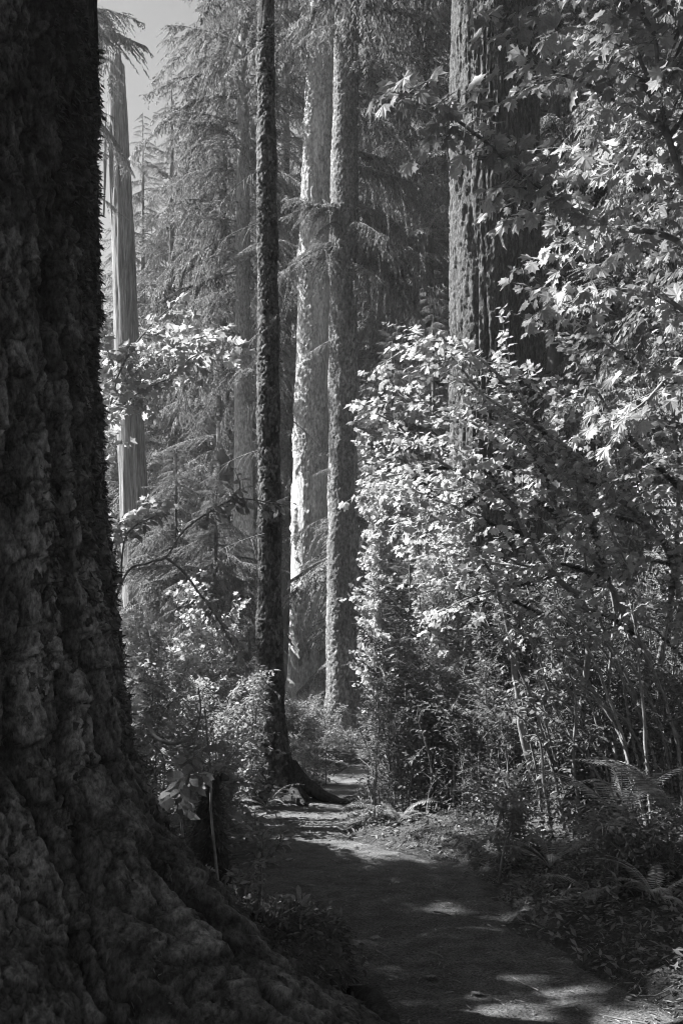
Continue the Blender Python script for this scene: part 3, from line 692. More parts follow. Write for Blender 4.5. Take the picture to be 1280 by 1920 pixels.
# near maple whose branches reach in from the right
broadleaf('vine_maple', 'near maple reaching in from the right edge with large bright leaves high up', 'maple', [
    (pl([(1490, 1780), (1420, 1200), (1350, 700), (1285, 350), (1250, 250), (1232, 160), (1225, 0), (1205, -300)], 5.7, 5.2), .03, .55),
    (pl([(1385, 640), (1280, 460), (1130, 420), (1040, 370), (960, 310), (880, 240), (800, 190), (742, 168)], 5.6, 4.7), .016, .25),
    (pl([(1275, 320), (1240, 240), (1180, 200), (1080, 150), (1020, 125), (980, 80), (950, 20), (930, -60)], 5.4, 5.0), .014, .15),
    (pl([(1250, 260), (1330, 150), (1380, 40)], 5.4, 5.6), .012, .1),
    (pl([(1228, 60), (1150, -40), (1040, -90)], 5.3, 5.0), .012, .1),
    (pl([(1240, 200), (1190, 90), (1160, 20), (1120, -60)], 5.3, 5.9), .010, .1),
    (pl([(1330, 620), (1250, 560), (1170, 545), (1080, 560), (1000, 545)], 5.5, 5.9), .011, .15),
    (pl([(1340, 660), (1260, 700), (1200, 760), (1150, 790)], 5.6, 5.2), .010, .3),
    (pl([(1280, 340), (1200, 320), (1120, 300), (1060, 270)], 5.5, 6.2), .010, .15),
], .074, 501, spacing=.07, tw_len=.36, tiers=2)
# maples behind, on the bank
broadleaf('vine_maple', 'maple with two mossy stems rising from the bank and arching left over the path', 'maple', [
    (pl([(1060, 1600), (1025, 1520), (1000, 1445), (980, 1380), (970, 1310), (955, 1200), (925, 1090), (880, 1000)], 8.2, 8.0), .035, .72),
    (pl([(1085, 1600), (1060, 1520), (1078, 1420), (1095, 1290), (1100, 1150), (1040, 1080), (985, 1000), (960, 950), (910, 915), (840, 875), (785, 835), (740, 795), (685, 765)], 8.25, 7.6), .032, .52),
    (pl([(985, 1000), (930, 985), (870, 960), (800, 930), (720, 900)], 8.0, 7.9), .012, .1),
    (pl([(960, 950), (900, 870), (850, 840), (790, 780), (730, 720)], 8.0, 8.6), .012, .1),
    (pl([(840, 875), (790, 880), (740, 890), (680, 900)], 7.9, 8.2), .009, .1),
    (pl([(910, 915), (850, 960), (790, 985), (720, 1000)], 7.9, 8.4), .009, .1),
    (pl([(1040, 1080), (960, 1100), (880, 1120), (820, 1150)], 8.1, 7.9), .009, .2),
    (pl([(1040, 1080), (960, 1060), (880, 1050), (800, 1010)], 8.2, 8.8), .010, .2),
], .058, 502, tmpl=(LV2, LF2), spacing=.085, tw_len=.62, tiers=2, moss=.5, flat=.08, face=(-.42, -.3, .85), droop=.35)
broadleaf('vine_maple', 'maple with leaning mossy stem crossing in front of the great fir', 'maple', [
    (pl([(1225, 1600), (1205, 1500), (1180, 1420), (1215, 1250), (1185, 1185), (1135, 1085), (1055, 970), (1030, 930), (985, 885), (950, 840), (905, 805), (850, 775), (805, 755), (740, 700)], 8.0, 8.3), .032, .5),
    (pl([(1180, 1470), (1155, 1380), (1120, 1310), (1060, 1220), (1010, 1150)], 8.0, 8.6), .02, .6),
    (pl([(1055, 970), (1000, 850), (940, 780), (880, 720), (820, 690)], 8.2, 8.9), .011, .15),
    (pl([(985, 885), (900, 860), (820, 840), (760, 820)], 8.2, 7.6), .010, .1),
    (pl([(1135, 1085), (1100, 960), (1060, 880), (1010, 800), (960, 740)], 8.1, 8.8), .012, .2),
    (pl([(1010, 1150), (950, 1120), (900, 1090), (850, 1080)], 8.6, 8.8), .008, .1),
    (pl([(1135, 1085), (1060, 1060), (990, 1060), (930, 1040), (870, 1030)], 8.1, 7.7), .009, .1),
    (pl([(1185, 1185), (1130, 1150), (1070, 1140), (1010, 1160), (960, 1200)], 8.0, 7.6), .009, .15),
    (pl([(1055, 970), (990, 930), (920, 930), (850, 920), (770, 910)], 8.2, 8.5), .010, .1),
], .058, 503, tmpl=(LV2, LF2), spacing=.085, tw_len=.62, tiers=2, moss=.5, flat=.08, face=(-.42, -.3, .85), droop=.35)
broadleaf('vine_maple', 'tall many-stemmed maple at the right edge in front of the dark wood', 'maple', [
    (pl([(1320, 1620), (1300, 1450), (1290, 1250), (1260, 1055), (1205, 980), (1180, 950), (1120, 910), (1090, 860), (1020, 810), (960, 775), (900, 735), (860, 685), (825, 650), (770, 620)], 8.5, 8.4), .034, .45),
    (pl([(1245, 1320), (1230, 1280), (1260, 1100), (1275, 900), (1265, 810), (1260, 730), (1245, 640), (1230, 480), (1200, 350)], 8.5, 8.6), .022, .4),
    (pl([(1270, 910), (1230, 870), (1190, 830), (1155, 790), (1120, 735), (1090, 690), (1050, 640), (1000, 610)], 8.6, 8.9), .014, .1),
    (pl([(1120, 910), (1055, 880), (1000, 850), (940, 815), (880, 780)], 8.4, 8.9), .010, .1),
    (pl([(1260, 730), (1200, 690), (1130, 640), (1060, 580), (1000, 520)], 8.6, 8.9), .012, .1),
    (pl([(1230, 480), (1180, 450), (1120, 400), (1060, 370)], 8.6, 9.2), .010, .1),
    (pl([(1245, 640), (1190, 560), (1150, 480), (1110, 420)], 8.6, 8.2), .010, .1),
    (pl([(1200, 350), (1160, 260), (1120, 180), (1090, 90)], 8.6, 8.8), .010, .05),
    (pl([(1230, 480), (1260, 340), (1270, 200), (1260, 60)], 8.6, 9.0), .012, .1),
    (pl([(1205, 980), (1160, 900), (1150, 820), (1120, 770)], 8.5, 9.2), .010, .1),
    (pl([(1260, 1055), (1240, 1000), (1200, 930), (1190, 880)], 8.5, 8.0), .010, .2),
    (pl([(1090, 860), (1040, 770), (1000, 720), (930, 680)], 8.5, 9.3), .010, .1),
    (pl([(1260, 1055), (1200, 1050), (1140, 1060), (1080, 1100)], 8.5, 8.0), .009, .15),
    (pl([(1290, 1250), (1240, 1190), (1180, 1170), (1110, 1190)], 8.5, 7.8), .009, .15),
    (pl([(1205, 980), (1130, 960), (1070, 930), (1000, 920)], 8.5, 8.1), .009, .1),
    (pl([(1160, 1590), (1157, 1450), (1140, 1300), (1150, 1150), (1120, 1010), (1060, 900)], 8.3, 8.6), .018, .75),
    (pl([(1270, 1560), (1230, 1400), (1180, 1280), (1120, 1150), (1090, 1020), (1080, 900)], 8.0, 8.2), .016, .75),
    (pl([(1290, 1500), (1245, 1320), (1200, 1200), (1180, 1080), (1140, 980)], 7.6, 7.8), .012, .8),
    (pl([(1110, 1560), (1090, 1420), (1040, 1330), (1010, 1230), (960, 1130), (930, 1050)], 8.6, 8.8), .012, .8),
    (pl([(1200, 1560), (1215, 1420), (1235, 1300), (1250, 1180), (1290, 1080)], 7.8, 7.9), .012, .85),
    (pl([(1260, 1100), (1300, 1000), (1310, 900), (1290, 800)], 8.5, 8.0), .010, .1),
    (pl([(1020, 810), (950, 720), (880, 660), (800, 640), (720, 680)], 8.4, 7.9), .010, .1),
], .058, 504, tmpl=(LV2, LF2), spacing=.078, tw_len=.65, tiers=2, moss=.3, flat=.08, face=(-.42, -.3, .85), droop=.35)

for k, (lab, ox, yy) in enumerate([('tangle of thin bare arching stems in front of the mossy maple', 0, 7.7), ('tangle of thin bare leaning stems at the right edge above the ferns', 120, 7.3)]):
    rr_ = np.random.default_rng(560 + k); st = []
    for q in range(11):
        bx = 1060 + ox + rr_.uniform(-50, 110); sl = rr_.uniform(40, 190); hh = rr_.uniform(220, 470); y_ = yy + rr_.uniform(-.3, .5)
        pb_ = (bx, HZ - (gz((bx - 640) / FPX * y_, y_) - EYE) / y_ * FPX, y_)
        st.append(([pb_, (bx - sl * .2 + rr_.normal(0, 8), pb_[1] - hh * .4, y_), (bx - sl * .55 + rr_.normal(0, 12), pb_[1] - hh * .78, y_ + rr_.normal(0, .1)), (bx - sl * 1.15, pb_[1] - hh, y_ + rr_.normal(0, .2))], rr_.uniform(.006, .012), .82))
    broadleaf('bare_stem_shrub', lab, 'shrub', st, .05, 570 + k, nind=0, tmpl=(OV, OF), matl=M_small, spacing=.06, tw_len=.22, tiers=1, moss=.15)
# left side: maple and shrubs behind the giant trunk
broadleaf('vine_maple', 'sunlit maple behind the giant trunk in front of the snag', 'maple', [
    (pl([(120, 1430), (140, 1100), (165, 880), (205, 765), (220, 705), (250, 650), (290, 600), (330, 570)], 10.5, 10.2), .025, .5),
    (pl([(150, 1000), (185, 795), (240, 750), (280, 725), (325, 705), (350, 675), (400, 650)], 10.5, 9.9), .014, .3),
    (pl([(205, 765), (260, 690), (320, 650), (390, 630), (430, 625)], 10.4, 10.9), .009, .1),
    (pl([(220, 705), (200, 650), (190, 610), (175, 590)], 10.4, 10.4), .009, .1),
    (pl([(160, 1100), (210, 1000), (250, 960), (280, 945)], 10.2, 9.8), .009, .4),
], .085, 505, nind=260, tmpl=(LV2, LF2), spacing=.085, tw_len=.45, tiers=2, face=(-.45, -.6, .7))
broadleaf('huckleberry_shrub', 'thin leaning shrub with bright oval leaves crossing the slim dark trunk', 'shrub', [
    (pl([(170, 1330), (225, 1098), (280, 1055), (310, 1045), (350, 990), (430, 940), (470, 935), (530, 945)], 7.6, 7.6), .008, .72),
    (pl([(310, 1045), (350, 1080), (420, 1180), (450, 1240)], 7.6, 7.9), .007, .4),
    (pl([(430, 940), (450, 915), (445, 890)], 7.6, 7.5), .004, .2),
    (pl([(225, 1098), (240, 1000), (300, 960)], 7.6, 7.8), .006, .5),
], .07, 506, nind=120, tmpl=(OV, OF), matl=M_small, spacing=.05, tw_len=.16, tiers=1, face=(-.2, -.6, .8))

def bush(name, label, px, Y, h, w, nst, seed, size=.04, tmpl=(SV, SF), matl=None, nind=0, tw=.28, spacing=.04, group=None, lean=(0, 0), tiers=2, lf=.06, cat='shrub', moss=0, rad=.006, dz=0, flat=.35, face=(-.1, -.35, 1)):
    r = np.random.default_rng(seed); b = base(px, Y, dz); st = []
    def pix(p): return (640 + p[0] / p[1] * FPX, HZ - (p[2] - EYE) / p[1] * FPX, p[1])
    for k in range(nst):
        a = k * 2.4 + r.normal(0, .4); o = r.uniform(.3, 1) * w; hh = h * r.uniform(.6, 1.1)
        d = np.array((math.cos(a) * o + lean[0], math.sin(a) * o * .8 + lean[1], 0))
        b0 = d * r.uniform(.1, .75); b0[2] = gz(b[0] + b0[0], b[1] + b0[1]) - b[2]
        st.append(([pix(b + b0), pix(b + b0 * .6 + d * .22 + (r.normal(0, .03), 0, hh * .45)), pix(b + d * .6 + (r.normal(0, .05), 0, hh * .82)), pix(b + d + (0, 0, hh))], rad * r.uniform(.6, 1.2), lf))
    return broadleaf(name, label, cat, st, size, seed, nind=nind, tmpl=tmpl, matl=matl or M_small, spacing=spacing, tw_len=tw, tiers=tiers, droop=.3, moss=moss, group=group, flat=flat, face=face)

SG = 'shrubs on the bank right of the path'
for k, (px, Y, h, w, n, lab) in enumerate([
    (742, 10.6, .8, .35, 6, 'low shrub at the path corner below the grey trunk'),
    (765, 12.5, 1.4, .5, 6, 'shrub at the foot of the grey trunk, on its right'),
    (760, 9.7, 1.3, .6, 7, 'leafy shrub above the small fern on the bank'),
    (835, 9.4, 1.5, .65, 7, 'dark shrub left of the mossy maple stems'),
    (800, 12.0, 2.1, .8, 7, 'tall shrub beside the thin conifer sapling'),
    (880, 11.2, 2.0, .8, 7, 'shrub in front of the foot of the great fir'),
    (925, 8.9, 1.2, .6, 7, 'shrub directly left of the foot of the mossy maple'),
    (975, 10.5, 2.2, .8, 7, 'tall shrub behind the mossy maple stems'),
    (1010, 8.6, .9, .5, 6, 'small shrub crowding the mossy maple base'),
    (1075, 9.8, 2.2, .8, 7, 'shrub behind and right of the mossy maple'),
    (1130, 8.9, 1.4, .7, 7, 'shrub between the two mossy maples'),
    (1185, 9.6, 2.3, .8, 7, 'tall shrub behind the leaning maple at right'),
    (1265, 9.0, 2.0, .8, 7, 'shrub at the right edge behind the ferns'),
    (1110, 7.9, .8, .5, 7, 'low shrub above the fern fronds at right'),
    (1290, 7.6, 1.0, .5, 7, 'low shrub at the right edge above the ferns'),
    (1215, 6.0, .45, .45, 6, 'small leafy plant under the right ferns')]):
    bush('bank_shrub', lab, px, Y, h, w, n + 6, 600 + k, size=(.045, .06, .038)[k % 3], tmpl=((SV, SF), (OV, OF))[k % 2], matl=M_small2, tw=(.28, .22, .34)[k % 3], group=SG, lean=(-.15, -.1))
bush('overhanging_shrub', 'shrub with sunlit sprays leaning over the right edge of the path', 985, 7.5, .55, .5, 8, 640, size=.05, lean=(-.35, -.3), tw=.3)
SL = 'shrubs in the sun left of the path'
for k, (px, Y, h, w, n, sz, lab) in enumerate([
    (255, 9.0, 1.5, .5, 6, .06, 'leafy shrub against the edge of the giant trunk'),
    (330, 9.6, 1.35, .6, 6, .065, 'sunlit shrub in front of the foot of the snag'),
    (400, 10.2, 1.35, .6, 6, .06, 'sunlit shrub under the hemlock boughs'),
    (455, 11.0, 1.5, .5, 7, .06, 'shrub touching the left side of the slim dark trunk'),
    (405, 8.6, .8, .4, 7, .055, 'low shrub left of the fern by the slim tree'),
    (365, 8.0, 1.0, .5, 7, .05, 'dark shrub behind the mossy stump'),
    (560, 15.5, 1.1, .5, 8, .06, 'bright shrub at the foot of the pale trunk'),
    (592, 18.0, .8, .6, 8, .06, 'bright shrub between the bases of the middle pair'),
    (655, 17.0, .3, .5, 7, .06, 'low bright plant before the base of the grey trunk'),
    (575, 13.0, .6, .5, 7, .05, 'low ground shrub right behind the slim tree roots'),
    (420, 15.0, 2.0, .8, 8, .06, 'shrub behind the slim tree in the sun'),
    (330, 15.0, 1.8, .9, 8, .06, 'tall shrub before the snag in half shade'),
    (725, 19.0, 2.0, .7, 8, .06, 'bright shrub right of the grey trunk base'),
    (790, 20.0, 2.2, 1.0, 8, .06, 'bright shrub below the young conifers')]):
    bush('understory_shrub', lab, px, Y, h, w, n, 660 + k, size=sz, tmpl=(OV, OF) if Y < 12 else (SV, SF), group=SL, nind=60 if Y < 11 else 0)

for k, (px, Y, h, w, n, lab) in enumerate([
    (722, 18.5, 4.6, .9, 9, 'brilliantly sunlit maple thicket touching the right side of the grey trunk'),
    (770, 18.5, 5.4, 1.2, 10, 'sunlit maple thicket midway between grey trunk and great fir'),
    (835, 16.2, 4.2, 1.0, 9, 'sunlit maple thicket against the left edge of the great fir'),
    (385, 17.0, 2.8, .9, 8, 'sunlit maple thicket behind the slim dark tree on its left'),
    (305, 16.0, 2.0, .9, 8, 'half shaded maple thicket in front of the snag foot')]):
    bush('maple_thicket', lab, px, Y, h, w, n, 760 + k, size=.085, tmpl=(LV2, LF2), matl=M_maple, nind=0, tw=.5, spacing=.09, tiers=2, lf=.15, cat='maple', rad=.015, face=(-.45, -.6, .65), group='maple thickets in the sunny clearing')
# thin conifer sapling in front of the fir
sp_b = base(768, 14)
conifer('conifer_sapling', 'thin conifer sapling with sparse level twigs left of the great fir', 768, 14, 2.9, .5, .62, .022, 40, 350, kinds=SPARSE, droop=-.1)
conifer('conifer_sapling', 'tiny conifer sapling in the undergrowth near the path corner', 690, 12.2, 1.0, .1, .35, .012, 24, 351, kinds=SPARSE, droop=-.1)

# broad-leaved plants near the giant trunk
broadleaf('broadleaf_seedling', 'tall stalk with a few broad pale leaves beside the mossy stump', 'plant', [
    (pl([(412, 1690), (405, 1600), (395, 1480), (385, 1330)], 5.3, 5.2), .006, 1.1),
    (pl([(372, 1650), (350, 1600), (340, 1520), (345, 1480), (355, 1440), (362, 1415)], 5.2, 5.1), .005, .55)], .095, 520, nind=60, tmpl=(OV, OF), matl=M_small, spacing=.07, tw_len=.10, tiers=1, face=(.2, -.9, .5))
bush('path_seedling', 'slender seedling with pale oval leaves at the left edge of the path', 498, 6.1, .62, .16, 5, 521, size=.065, tmpl=(OV, OF), nind=90, tw=.14, spacing=.06, rad=.006, lf=.55, cat='plant', tiers=1)
bush('mound_plant', 'low oval-leaved plant on the mossy root mound', 500, 4.95, .24, .22, 7, 522, size=.06, tmpl=(OV, OF), nind=120, tw=.12, spacing=.05, rad=.004, lf=.4, cat='plant', tiers=1, face=(0, -.6, .9))
bush('mound_plant', 'small dark plant low on the root mound by the path', 575, 4.75, .12, .22, 7, 523, size=.035, tmpl=(OV, OF), tw=.10, spacing=.04, rad=.003, lf=.3, cat='plant', tiers=2)
bush('mound_plant', 'small plant at the back of the root mound beside the stump', 440, 5.7, .3, .25, 7, 524, size=.045, tmpl=(OV, OF), nind=60, tw=.12, spacing=.045, rad=.004, lf=.3, cat='plant', tiers=1)

# ------------------------------------------------------------------ ferns
def frond_mesh(seed, L=1.0):
    r = np.random.default_rng(seed); g_ = Geo(); n = 20; s = np.linspace(0, 1, n)
    sp = np.stack([L * (s - .12 * s ** 2), .05 * np.sin(s * 2 + seed) * s, L * (.55 * s - .62 * s ** 2)], 1); g_.add(*tube(sp, .006 * (1 - s) + .0015, 4))
    tv = np.array([(0, -.09, 0), (0, .09, 0), (.45, .12, -.02), (.45, -.10, -.02), (1, 0, -.12)]); tf = np.array([(0, 1, 2), (0, 2, 3), (3, 2, 4)])
    T, D, N_, Sx = [], [], [], []
    for u in np.linspace(.16, .99, 27):
        o = np.array([np.interp(u, s, sp[:, q]) for q in range(3)]); o2 = np.array([np.interp(min(1, u + .03), s, sp[:, q]) for q in range(3)]); d = unit(o2 - o + 1e-6)
        ln = .15 * L * min(1, (u - .05) * 4) * (1 - u) ** .6 + .012
        for sg in (1, -1):
            sd = unit(np.cross((0, 0, 1.0), d)) * sg; T.append(o); D.append(unit(sd + d * .38 + (0, 0, -.12))); N_.append(unit(np.cross(d, sd) * sg + r.normal(0, .12, 3))); Sx.append(ln)
    vv, ff = scatter(tv * np.array((1, .62, 1)), tf, frames(np.array(D), np.array(N_)), np.array(T), np.array(Sx)); g_.add(vv, ff)
    return g_.mesh('frond', M_fern, False)
FRONDS = [frond_mesh(700 + k) for k in range(4)]
def fern(label, px, Y, size, n, seed, az0=0, spread=6.28, dz=0.02, pitch=.25):
    r = np.random.default_rng(seed); b = base(px, Y, dz); t = thing('fern', label, 'fern', b, 'ferns beside the path')
    for k in range(n):
        az = az0 + spread * (k + .5) / n + r.normal(0, .15); link('frond', FRONDS[k % 4], t, bough_matrix(0, 0, 0, az, r.normal(pitch, .18), size * r.uniform(.75, 1.15), r.normal(0, .15)))
    return t
fern('fern at the foot of the slim dark tree', 500, 10.8, .55, 9, 1)
fern('small fern on the dark bank across the path corner', 745, 8.7, .5, 8, 2, az0=3.2, spread=3.6, dz=.12, pitch=.5)
fern('large fern with broad fronds on the right bank', 1165, 6.5, .85, 11, 3, az0=2.2, spread=4.6, pitch=.6, dz=.2)
fern('fern with arching fronds at the right edge', 1270, 6.2, .8, 11, 4, az0=2.0, spread=4.4, pitch=.55, dz=.2)
fern('small fern hanging over the right edge of the path', 1030, 6.35, .5, 9, 5, az0=2.6, spread=4.0, dz=.12, pitch=.5)
fern('dark fern low in the right corner', 1230, 5.3, .45, 9, 6, az0=2.4, spread=3.8, dz=.12, pitch=.45)
fern('fern below the large fronds near the path edge', 1110, 5.9, .36, 7, 7, az0=2.6, spread=3.4)
fern('shaded fern behind the mossy maple base', 1150, 8.3, .7, 8, 8)
fern('fern in the undergrowth left of the slim tree', 430, 9.4, .6, 8, 9)

# ------------------------------------------------------------------ stump, roots, ground cover
sb = P(395, 1640, 6.0); sb[2] = gz(sb[0], sb[1]); st = thing('mossy_stump', 'dark rotten mossy stump standing between the giant trunk and the path', 'stump', sb)
def st_disp(p, th, z): return .05 * fbm(p * np.array((7, 7, 2)), 4, 95) + .02 * fbm(p * 25, 2, 96), 0 * z
v, f, pa, c, d_ = ring_trunk([(0, 0, -.1), (-.01, 0, .4), (.02, 0, .78)], lambda T, TH, Z: .13 - .09 * T + .10 * np.exp(-T * 5) + .025 * np.cos(3 * TH + 3 * T) - .03 * np.clip(T - .8, 0, 1) * 5 * (1 + np.cos(2 * TH)), 48, 70, disp=st_disp)
link('trunk', new_mesh('trunk', v, f, M_stump), st)
r = np.random.default_rng(14); ii = r.integers(0, len(v), 4200); nn = unit(v[ii] * np.array((1, 1, 0)) + 1e-6); mv, mf = moss_stuff(v[ii], nn, .04, 15)
o = link('moss', new_mesh('moss', mv, mf, M_moss, False), st); o['kind'] = 'stuff'
vv, ff = tube(smooth_path([(.02, 0, .74), (.05, -.02, .8), (.11, 0, .79)], 10), [.03, .035, .035, .035, .035, .03, .03, .025, .02, .012], 8, wob=.3)
link('branch_stub', new_mesh('branch_stub', vv, ff, M_stump), st)
lp = [P(276, 1340, 5.2), P(286, 1375, 5.15), P(310, 1392, 5.1), P(340, 1393, 5.1), P(365, 1375, 5.1), P(376, 1335, 5.15), P(372, 1290, 5.2)]
vv, ff = tube(smooth_path(lp, 40), np.linspace(.012, .004, 40), 7, wob=.2)
tag(link('dead_twig', new_mesh('dead_twig', vv, ff, M_twig)), 'dead twig curved into a hook beside the giant trunk', 'twig')

mb = np.array((-.40, 4.75, 0.0)); mb[2] = gz(mb[0], mb[1]); md = thing('mossy_mound', 'dark rounded mossy mound between the giant trunk and the path', 'mound', mb)
th_, ph_ = np.meshgrid(np.linspace(0, 2 * math.pi, 60, endpoint=False), np.linspace(0, math.pi / 2 * 1.1, 28))
dv = np.stack([.44 * np.cos(th_) * np.sin(ph_), .62 * np.sin(th_) * np.sin(ph_), .24 * np.cos(ph_) - .04], -1).reshape(-1, 3); dn = unit(dv * np.array((1 / .44, 1 / .62, 1 / .3)))
dv = dv + dn * (.09 * fbm(dv * 4, 4, 111) + .02 * fbm(dv * 18, 2, 112))[:, None]
i = np.arange(27)[:, None] * 60; j = np.arange(60)[None]; k = (j + 1) % 60
link('soil', new_mesh('soil', dv, np.stack([i + j, i + 60 + j, i + 60 + k, i + k], -1).reshape(-1, 4), M_ground), md)
r = np.random.default_rng(19); ii = r.integers(0, len(dv), 9000); pj = dv[ii] + r.normal(0, .012, (9000, 3)); mv, mf = moss_stuff(pj, dn[ii], .035, 20, width=.16)
o = link('moss', new_mesh('moss', mv, mf, M_moss, False), md); o['kind'] = 'stuff'
ii = r.integers(0, len(dv), 900); k = 900; vv, ff = scatter(OV, OF, frames(unit(dn[ii] + r.normal(0, .8, (k, 3))), unit(np.array((0, -.4, 1)) + r.normal(0, .4, (k, 3)))), dv[ii] + dn[ii] * r.uniform(0, .07, (k, 1)), r.uniform(.018, .045, k))
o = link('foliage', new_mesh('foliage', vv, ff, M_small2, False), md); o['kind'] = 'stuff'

def root_thing(label, pts, r0, r1, seed, mossn=0):
    w = np.array([(p[0], p[1], gz(p[0], p[1]) + p[2]) for p in pts]); org = w[0]; pa_ = smooth_path(w, 60)
    vv, ff = tube(pa_, np.linspace(r0, r1, 60), 12, wob=.35, seed=seed); tag(link('surface_root', new_mesh('surface_root', vv, ff, M_darkbark)), label, 'root')
root_thing('thick root stub at the bottom of the picture left of the path', [(.02, 4.75, -.05), (.12, 4.45, .05), (.2, 4.15, .03), (.35, 3.7, -.06)], .07, .05, 1)
root_thing('thin root crossing the path at the bottom of the picture', [(.25, 4.1, -.02), (.7, 4.25, .006), (1.2, 4.2, .006), (1.7, 4.35, -.02)], .016, .010, 2)

def ground_points(n, x0, x1, y0, y1, seed, cond):
    r = np.random.default_rng(seed); x = r.uniform(x0, x1, n); y = y0 + (y1 - y0) * r.random(n) ** 1.5; ok = cond(x, y, path_d(x, y)); x, y = x[ok], y[ok]
    return np.stack([x, y, height(x, y)], 1), r
# moss and herbs on the forest floor
p, r = ground_points(70000, -4.5, 6, 3.4, 18, 31, lambda x, y, d: (d < -.02 + .05 * np.sin(y * 9)) & (np.hypot(x - GX, y - GYc) > .9))
k = len(p); dd = unit(np.stack([r.normal(0, 1, k), r.normal(0, 1, k), r.uniform(.1, 1.0, k)], 1)); p[:, 2] += r.uniform(0, 1, k) * np.clip(.10 + .22 * fbm(p * np.array((1.6, 1.6, 0)), 2, 44), .02, .3) * np.clip(-path_d(p[:, 0], p[:, 1]) / .3, .1, 1)
vv, ff = scatter(SV, SF, frames(dd, unit(np.array((0, -.3, 1)) + r.normal(0, .4, (k, 3)))), p, r.uniform(.025, .07, k))
o = link('ground_cover', new_mesh('ground_cover', vv, ff, M_small, False)); o['kind'] = 'stuff'; tag(o, 'low herbs and small leaves covering the forest floor', 'ground cover')
p, r = ground_points(26000, .2, 3.6, 4.6, 9.5, 37, lambda x, y, d: (d < -.06) & (x > .2)); k = len(p); p[:, 2] += r.uniform(0, .16, k) * np.clip(-path_d(p[:, 0], p[:, 1]) / .3, .1, 1)
vv, ff = scatter(SV * (1, 1.2, 1), SF, frames(unit(np.stack([r.normal(0, 1, k), r.normal(-.4, 1, k), r.uniform(-.2, .6, k)], 1)), unit(np.array((-.2, -.5, 1)) + r.normal(0, .4, (k, 3)))), p, r.uniform(.012, .038, k))
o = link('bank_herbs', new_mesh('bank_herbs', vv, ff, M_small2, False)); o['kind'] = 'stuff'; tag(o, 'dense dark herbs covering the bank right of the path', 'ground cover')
p, r = ground_points(30000, -2.6, 3.2, 3.4, 12, 32, lambda x, y, d: (d < .03) & (np.hypot(x - GX, y - GYc) > .8))
nn = unit(np.array((0, 0, 1)) + r.normal(0, .4, (len(p), 3))); mv, mf = moss_stuff(p, nn, .04, 33)
o = link('ground_moss', new_mesh('ground_moss', mv, mf, M_moss, False)); o['kind'] = 'stuff'; tag(o, 'dark moss over the soil beside the path', 'moss')
# gravel and litter on the path
oc = np.array([(1, 0, 0), (0, 1, 0), (-1, 0, 0), (0, -1, 0), (0, 0, .7), (0, 0, -.5)], float); of = np.array([(0, 1, 4), (1, 2, 4), (2, 3, 4), (3, 0, 4), (1, 0, 5), (2, 1, 5), (3, 2, 5), (0, 3, 5)])
p, r = ground_points(16000, -1.4, 2, 3.3, 13, 34, lambda x, y, d: d > -.05); k = len(p); p[:, 2] += .004
vv, ff = scatter(oc, of, frames(unit(r.normal(0, 1, (k, 3)) * (1, 1, .3)), unit(np.array((0, 0, 1)) + r.normal(0, .3, (k, 3)))), p, .0025 + .006 * r.random(k) ** 4)
o = link('gravel', new_mesh('gravel', vv, ff, M_gravel, False)); o['kind'] = 'stuff'; tag(o, 'fine gravel scattered over the dirt path', 'gravel')
p, r = ground_points(26000, -1.6, 2.4, 3.3, 13, 35, lambda x, y, d: d > -.35); edge_w = np.clip(1 - path_d(p[:, 0], p[:, 1]) / .5, .3, 1); p = p[r.random(len(p)) < edge_w]; k = len(p); p[:, 2] += .012
vv, ff = scatter(SV * (1, .5, 1), SF, frames(unit(np.stack([r.normal(0, 1, k), r.normal(0, 1, k), r.normal(0, .15, k)], 1)), unit(np.array((0, 0, 1)) + r.normal(0, .3, (k, 3)))), p, .012 + .05 * r.random(k) ** 2.2)
o = link('leaf_litter', new_mesh('leaf_litter', vv, ff, M_litter, False)); o['kind'] = 'stuff'; tag(o, 'dead needles and leaf scraps along the path edges', 'litter')
p, r = ground_points(900, -1.6, 2.6, 3.4, 12, 36, lambda x, y, d: d > -.3); g_ = Geo(); p = p[r.random(len(p)) < np.clip(1.1 - path_d(p[:, 0], p[:, 1]) / .6, .25, 1)]
for q in p:
    a = r.uniform(0, 6.28); ln = r.uniform(.04, .22); d = np.array((math.cos(a), math.sin(a), 0)) * ln; e = q + d * .5 + np.array((r.normal(0, .01), r.normal(0, .01), .0)); f_ = q + d
    pts = np.array([q + (0, 0, .012), e + (0, 0, .014), f_ + (0, 0, .010)]); pts[:, 2] = height(pts[:, 0], pts[:, 1]) + .012; g_.add(*tube(pts, np.array((.003, .0035, .0015)) * r.uniform(.6, 1.6), 4))
o = link('twig_litter', g_.mesh('twig_litter', M_litter)); o['kind'] = 'stuff'; tag(o, 'small broken twigs lying on the dirt path', 'twigs')
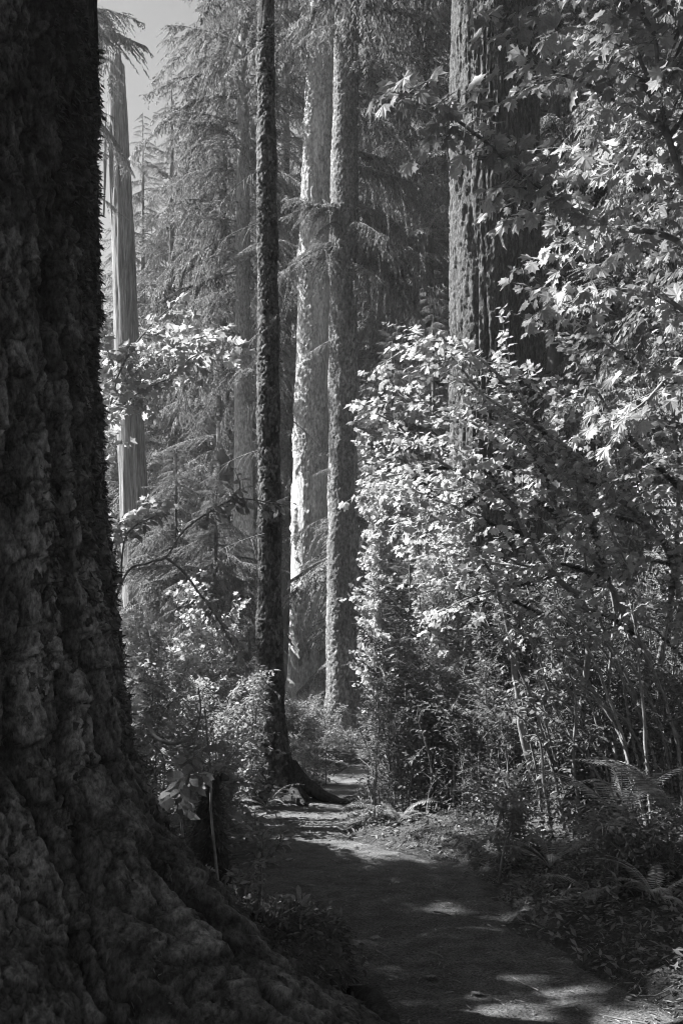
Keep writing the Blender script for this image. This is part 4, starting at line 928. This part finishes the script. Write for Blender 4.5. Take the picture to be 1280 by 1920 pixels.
# single stones, fallen leaves and sticks
def stone_mesh(seed):
    r = np.random.default_rng(seed); a = np.linspace(0, 2 * math.pi, 10, endpoint=False); v = [(0, 0, .55)]
    for zz, rr in ((.42, .6), (.05, 1), (-.3, .8)): v += [(math.cos(q) * rr * (1 + r.normal(0, .12)), math.sin(q) * rr * .75 * (1 + r.normal(0, .12)), zz + r.normal(0, .05)) for q in a]
    f3 = np.array([(0, 1 + q, 1 + (q + 1) % 10) for q in range(10)]); f4 = np.array([(1 + l * 10 + q, 11 + l * 10 + q, 11 + l * 10 + (q + 1) % 10, 1 + l * 10 + (q + 1) % 10) for l in range(2) for q in range(10)])
    return new_mesh('stone', np.array(v), [f3, f4], M_gravel, True)
for k, (px, py, s, lab) in enumerate([(886, 1812, .012, 'dark pebble in the bright sun patch on the path'), (1106, 1812, .016, 'pale stone at the right side of the path below the ferns'), (1180, 1876, .02, 'stone near the right bottom corner of the path')]):
    Y = 2894 / (py - 1250); x = (px - 640) / FPX * Y; o = link('stone', stone_mesh(k), None, bough_matrix(x, Y, gz(x, Y) + s * .4, k, 0, s)); tag(o, lab, 'stone')
lm = new_mesh('fallen_leaf', LV, LF, M_litter, False)
for k, (px, py, lab) in enumerate([(560, 1690, 'fallen leaf at the left edge of the path below the seedling'), (585, 1665, 'fallen leaf on the path near the seedling'), (815, 1835, 'fallen leaf just below the bright sun patch'), (700, 1760, 'fallen leaf left of the small sun spots'), (1000, 1745, 'fallen leaf under the overhanging shrub'), (900, 1870, 'fallen leaf on the dark foreground of the path')]):
    Y = 2894 / (py - 1250); x = (px - 640) / FPX * Y; o = link('fallen_leaf', lm, None, bough_matrix(x, Y, gz(x, Y) + .018, k * 1.7, .1, .06, .15)); tag(o, lab, 'leaf')

# ------------------------------------------------------------------ air
hz = new_mesh('haze', np.array([(x, y, z) for z in (-4.0, 52.0) for y in (-66.0, 268.0) for x in (-146.0, 146.0)]), np.array([(0, 2, 3, 1), (4, 5, 7, 6), (0, 1, 5, 4), (2, 6, 7, 3), (0, 4, 6, 2), (1, 3, 7, 5)]), M_moss, False)
mh = bpy.data.materials.new('haze'); mh.use_nodes = True; mh.node_tree.nodes.remove(mh.node_tree.nodes['Principled BSDF'])
pv = mh.node_tree.nodes.new('ShaderNodeVolumePrincipled'); pv.inputs['Color'].default_value = (.95, .95, .95, 1); pv.inputs['Density'].default_value = .0006; pv.inputs['Anisotropy'].default_value = .3
mh.node_tree.links.new(pv.outputs[0], mh.node_tree.nodes['Material Output'].inputs['Volume'])
hz.materials.clear(); hz.materials.append(mh)
o = link('haze', hz); o['kind'] = 'stuff'; tag(o, 'thin sunlit haze hanging in the air between the trees', 'haze')
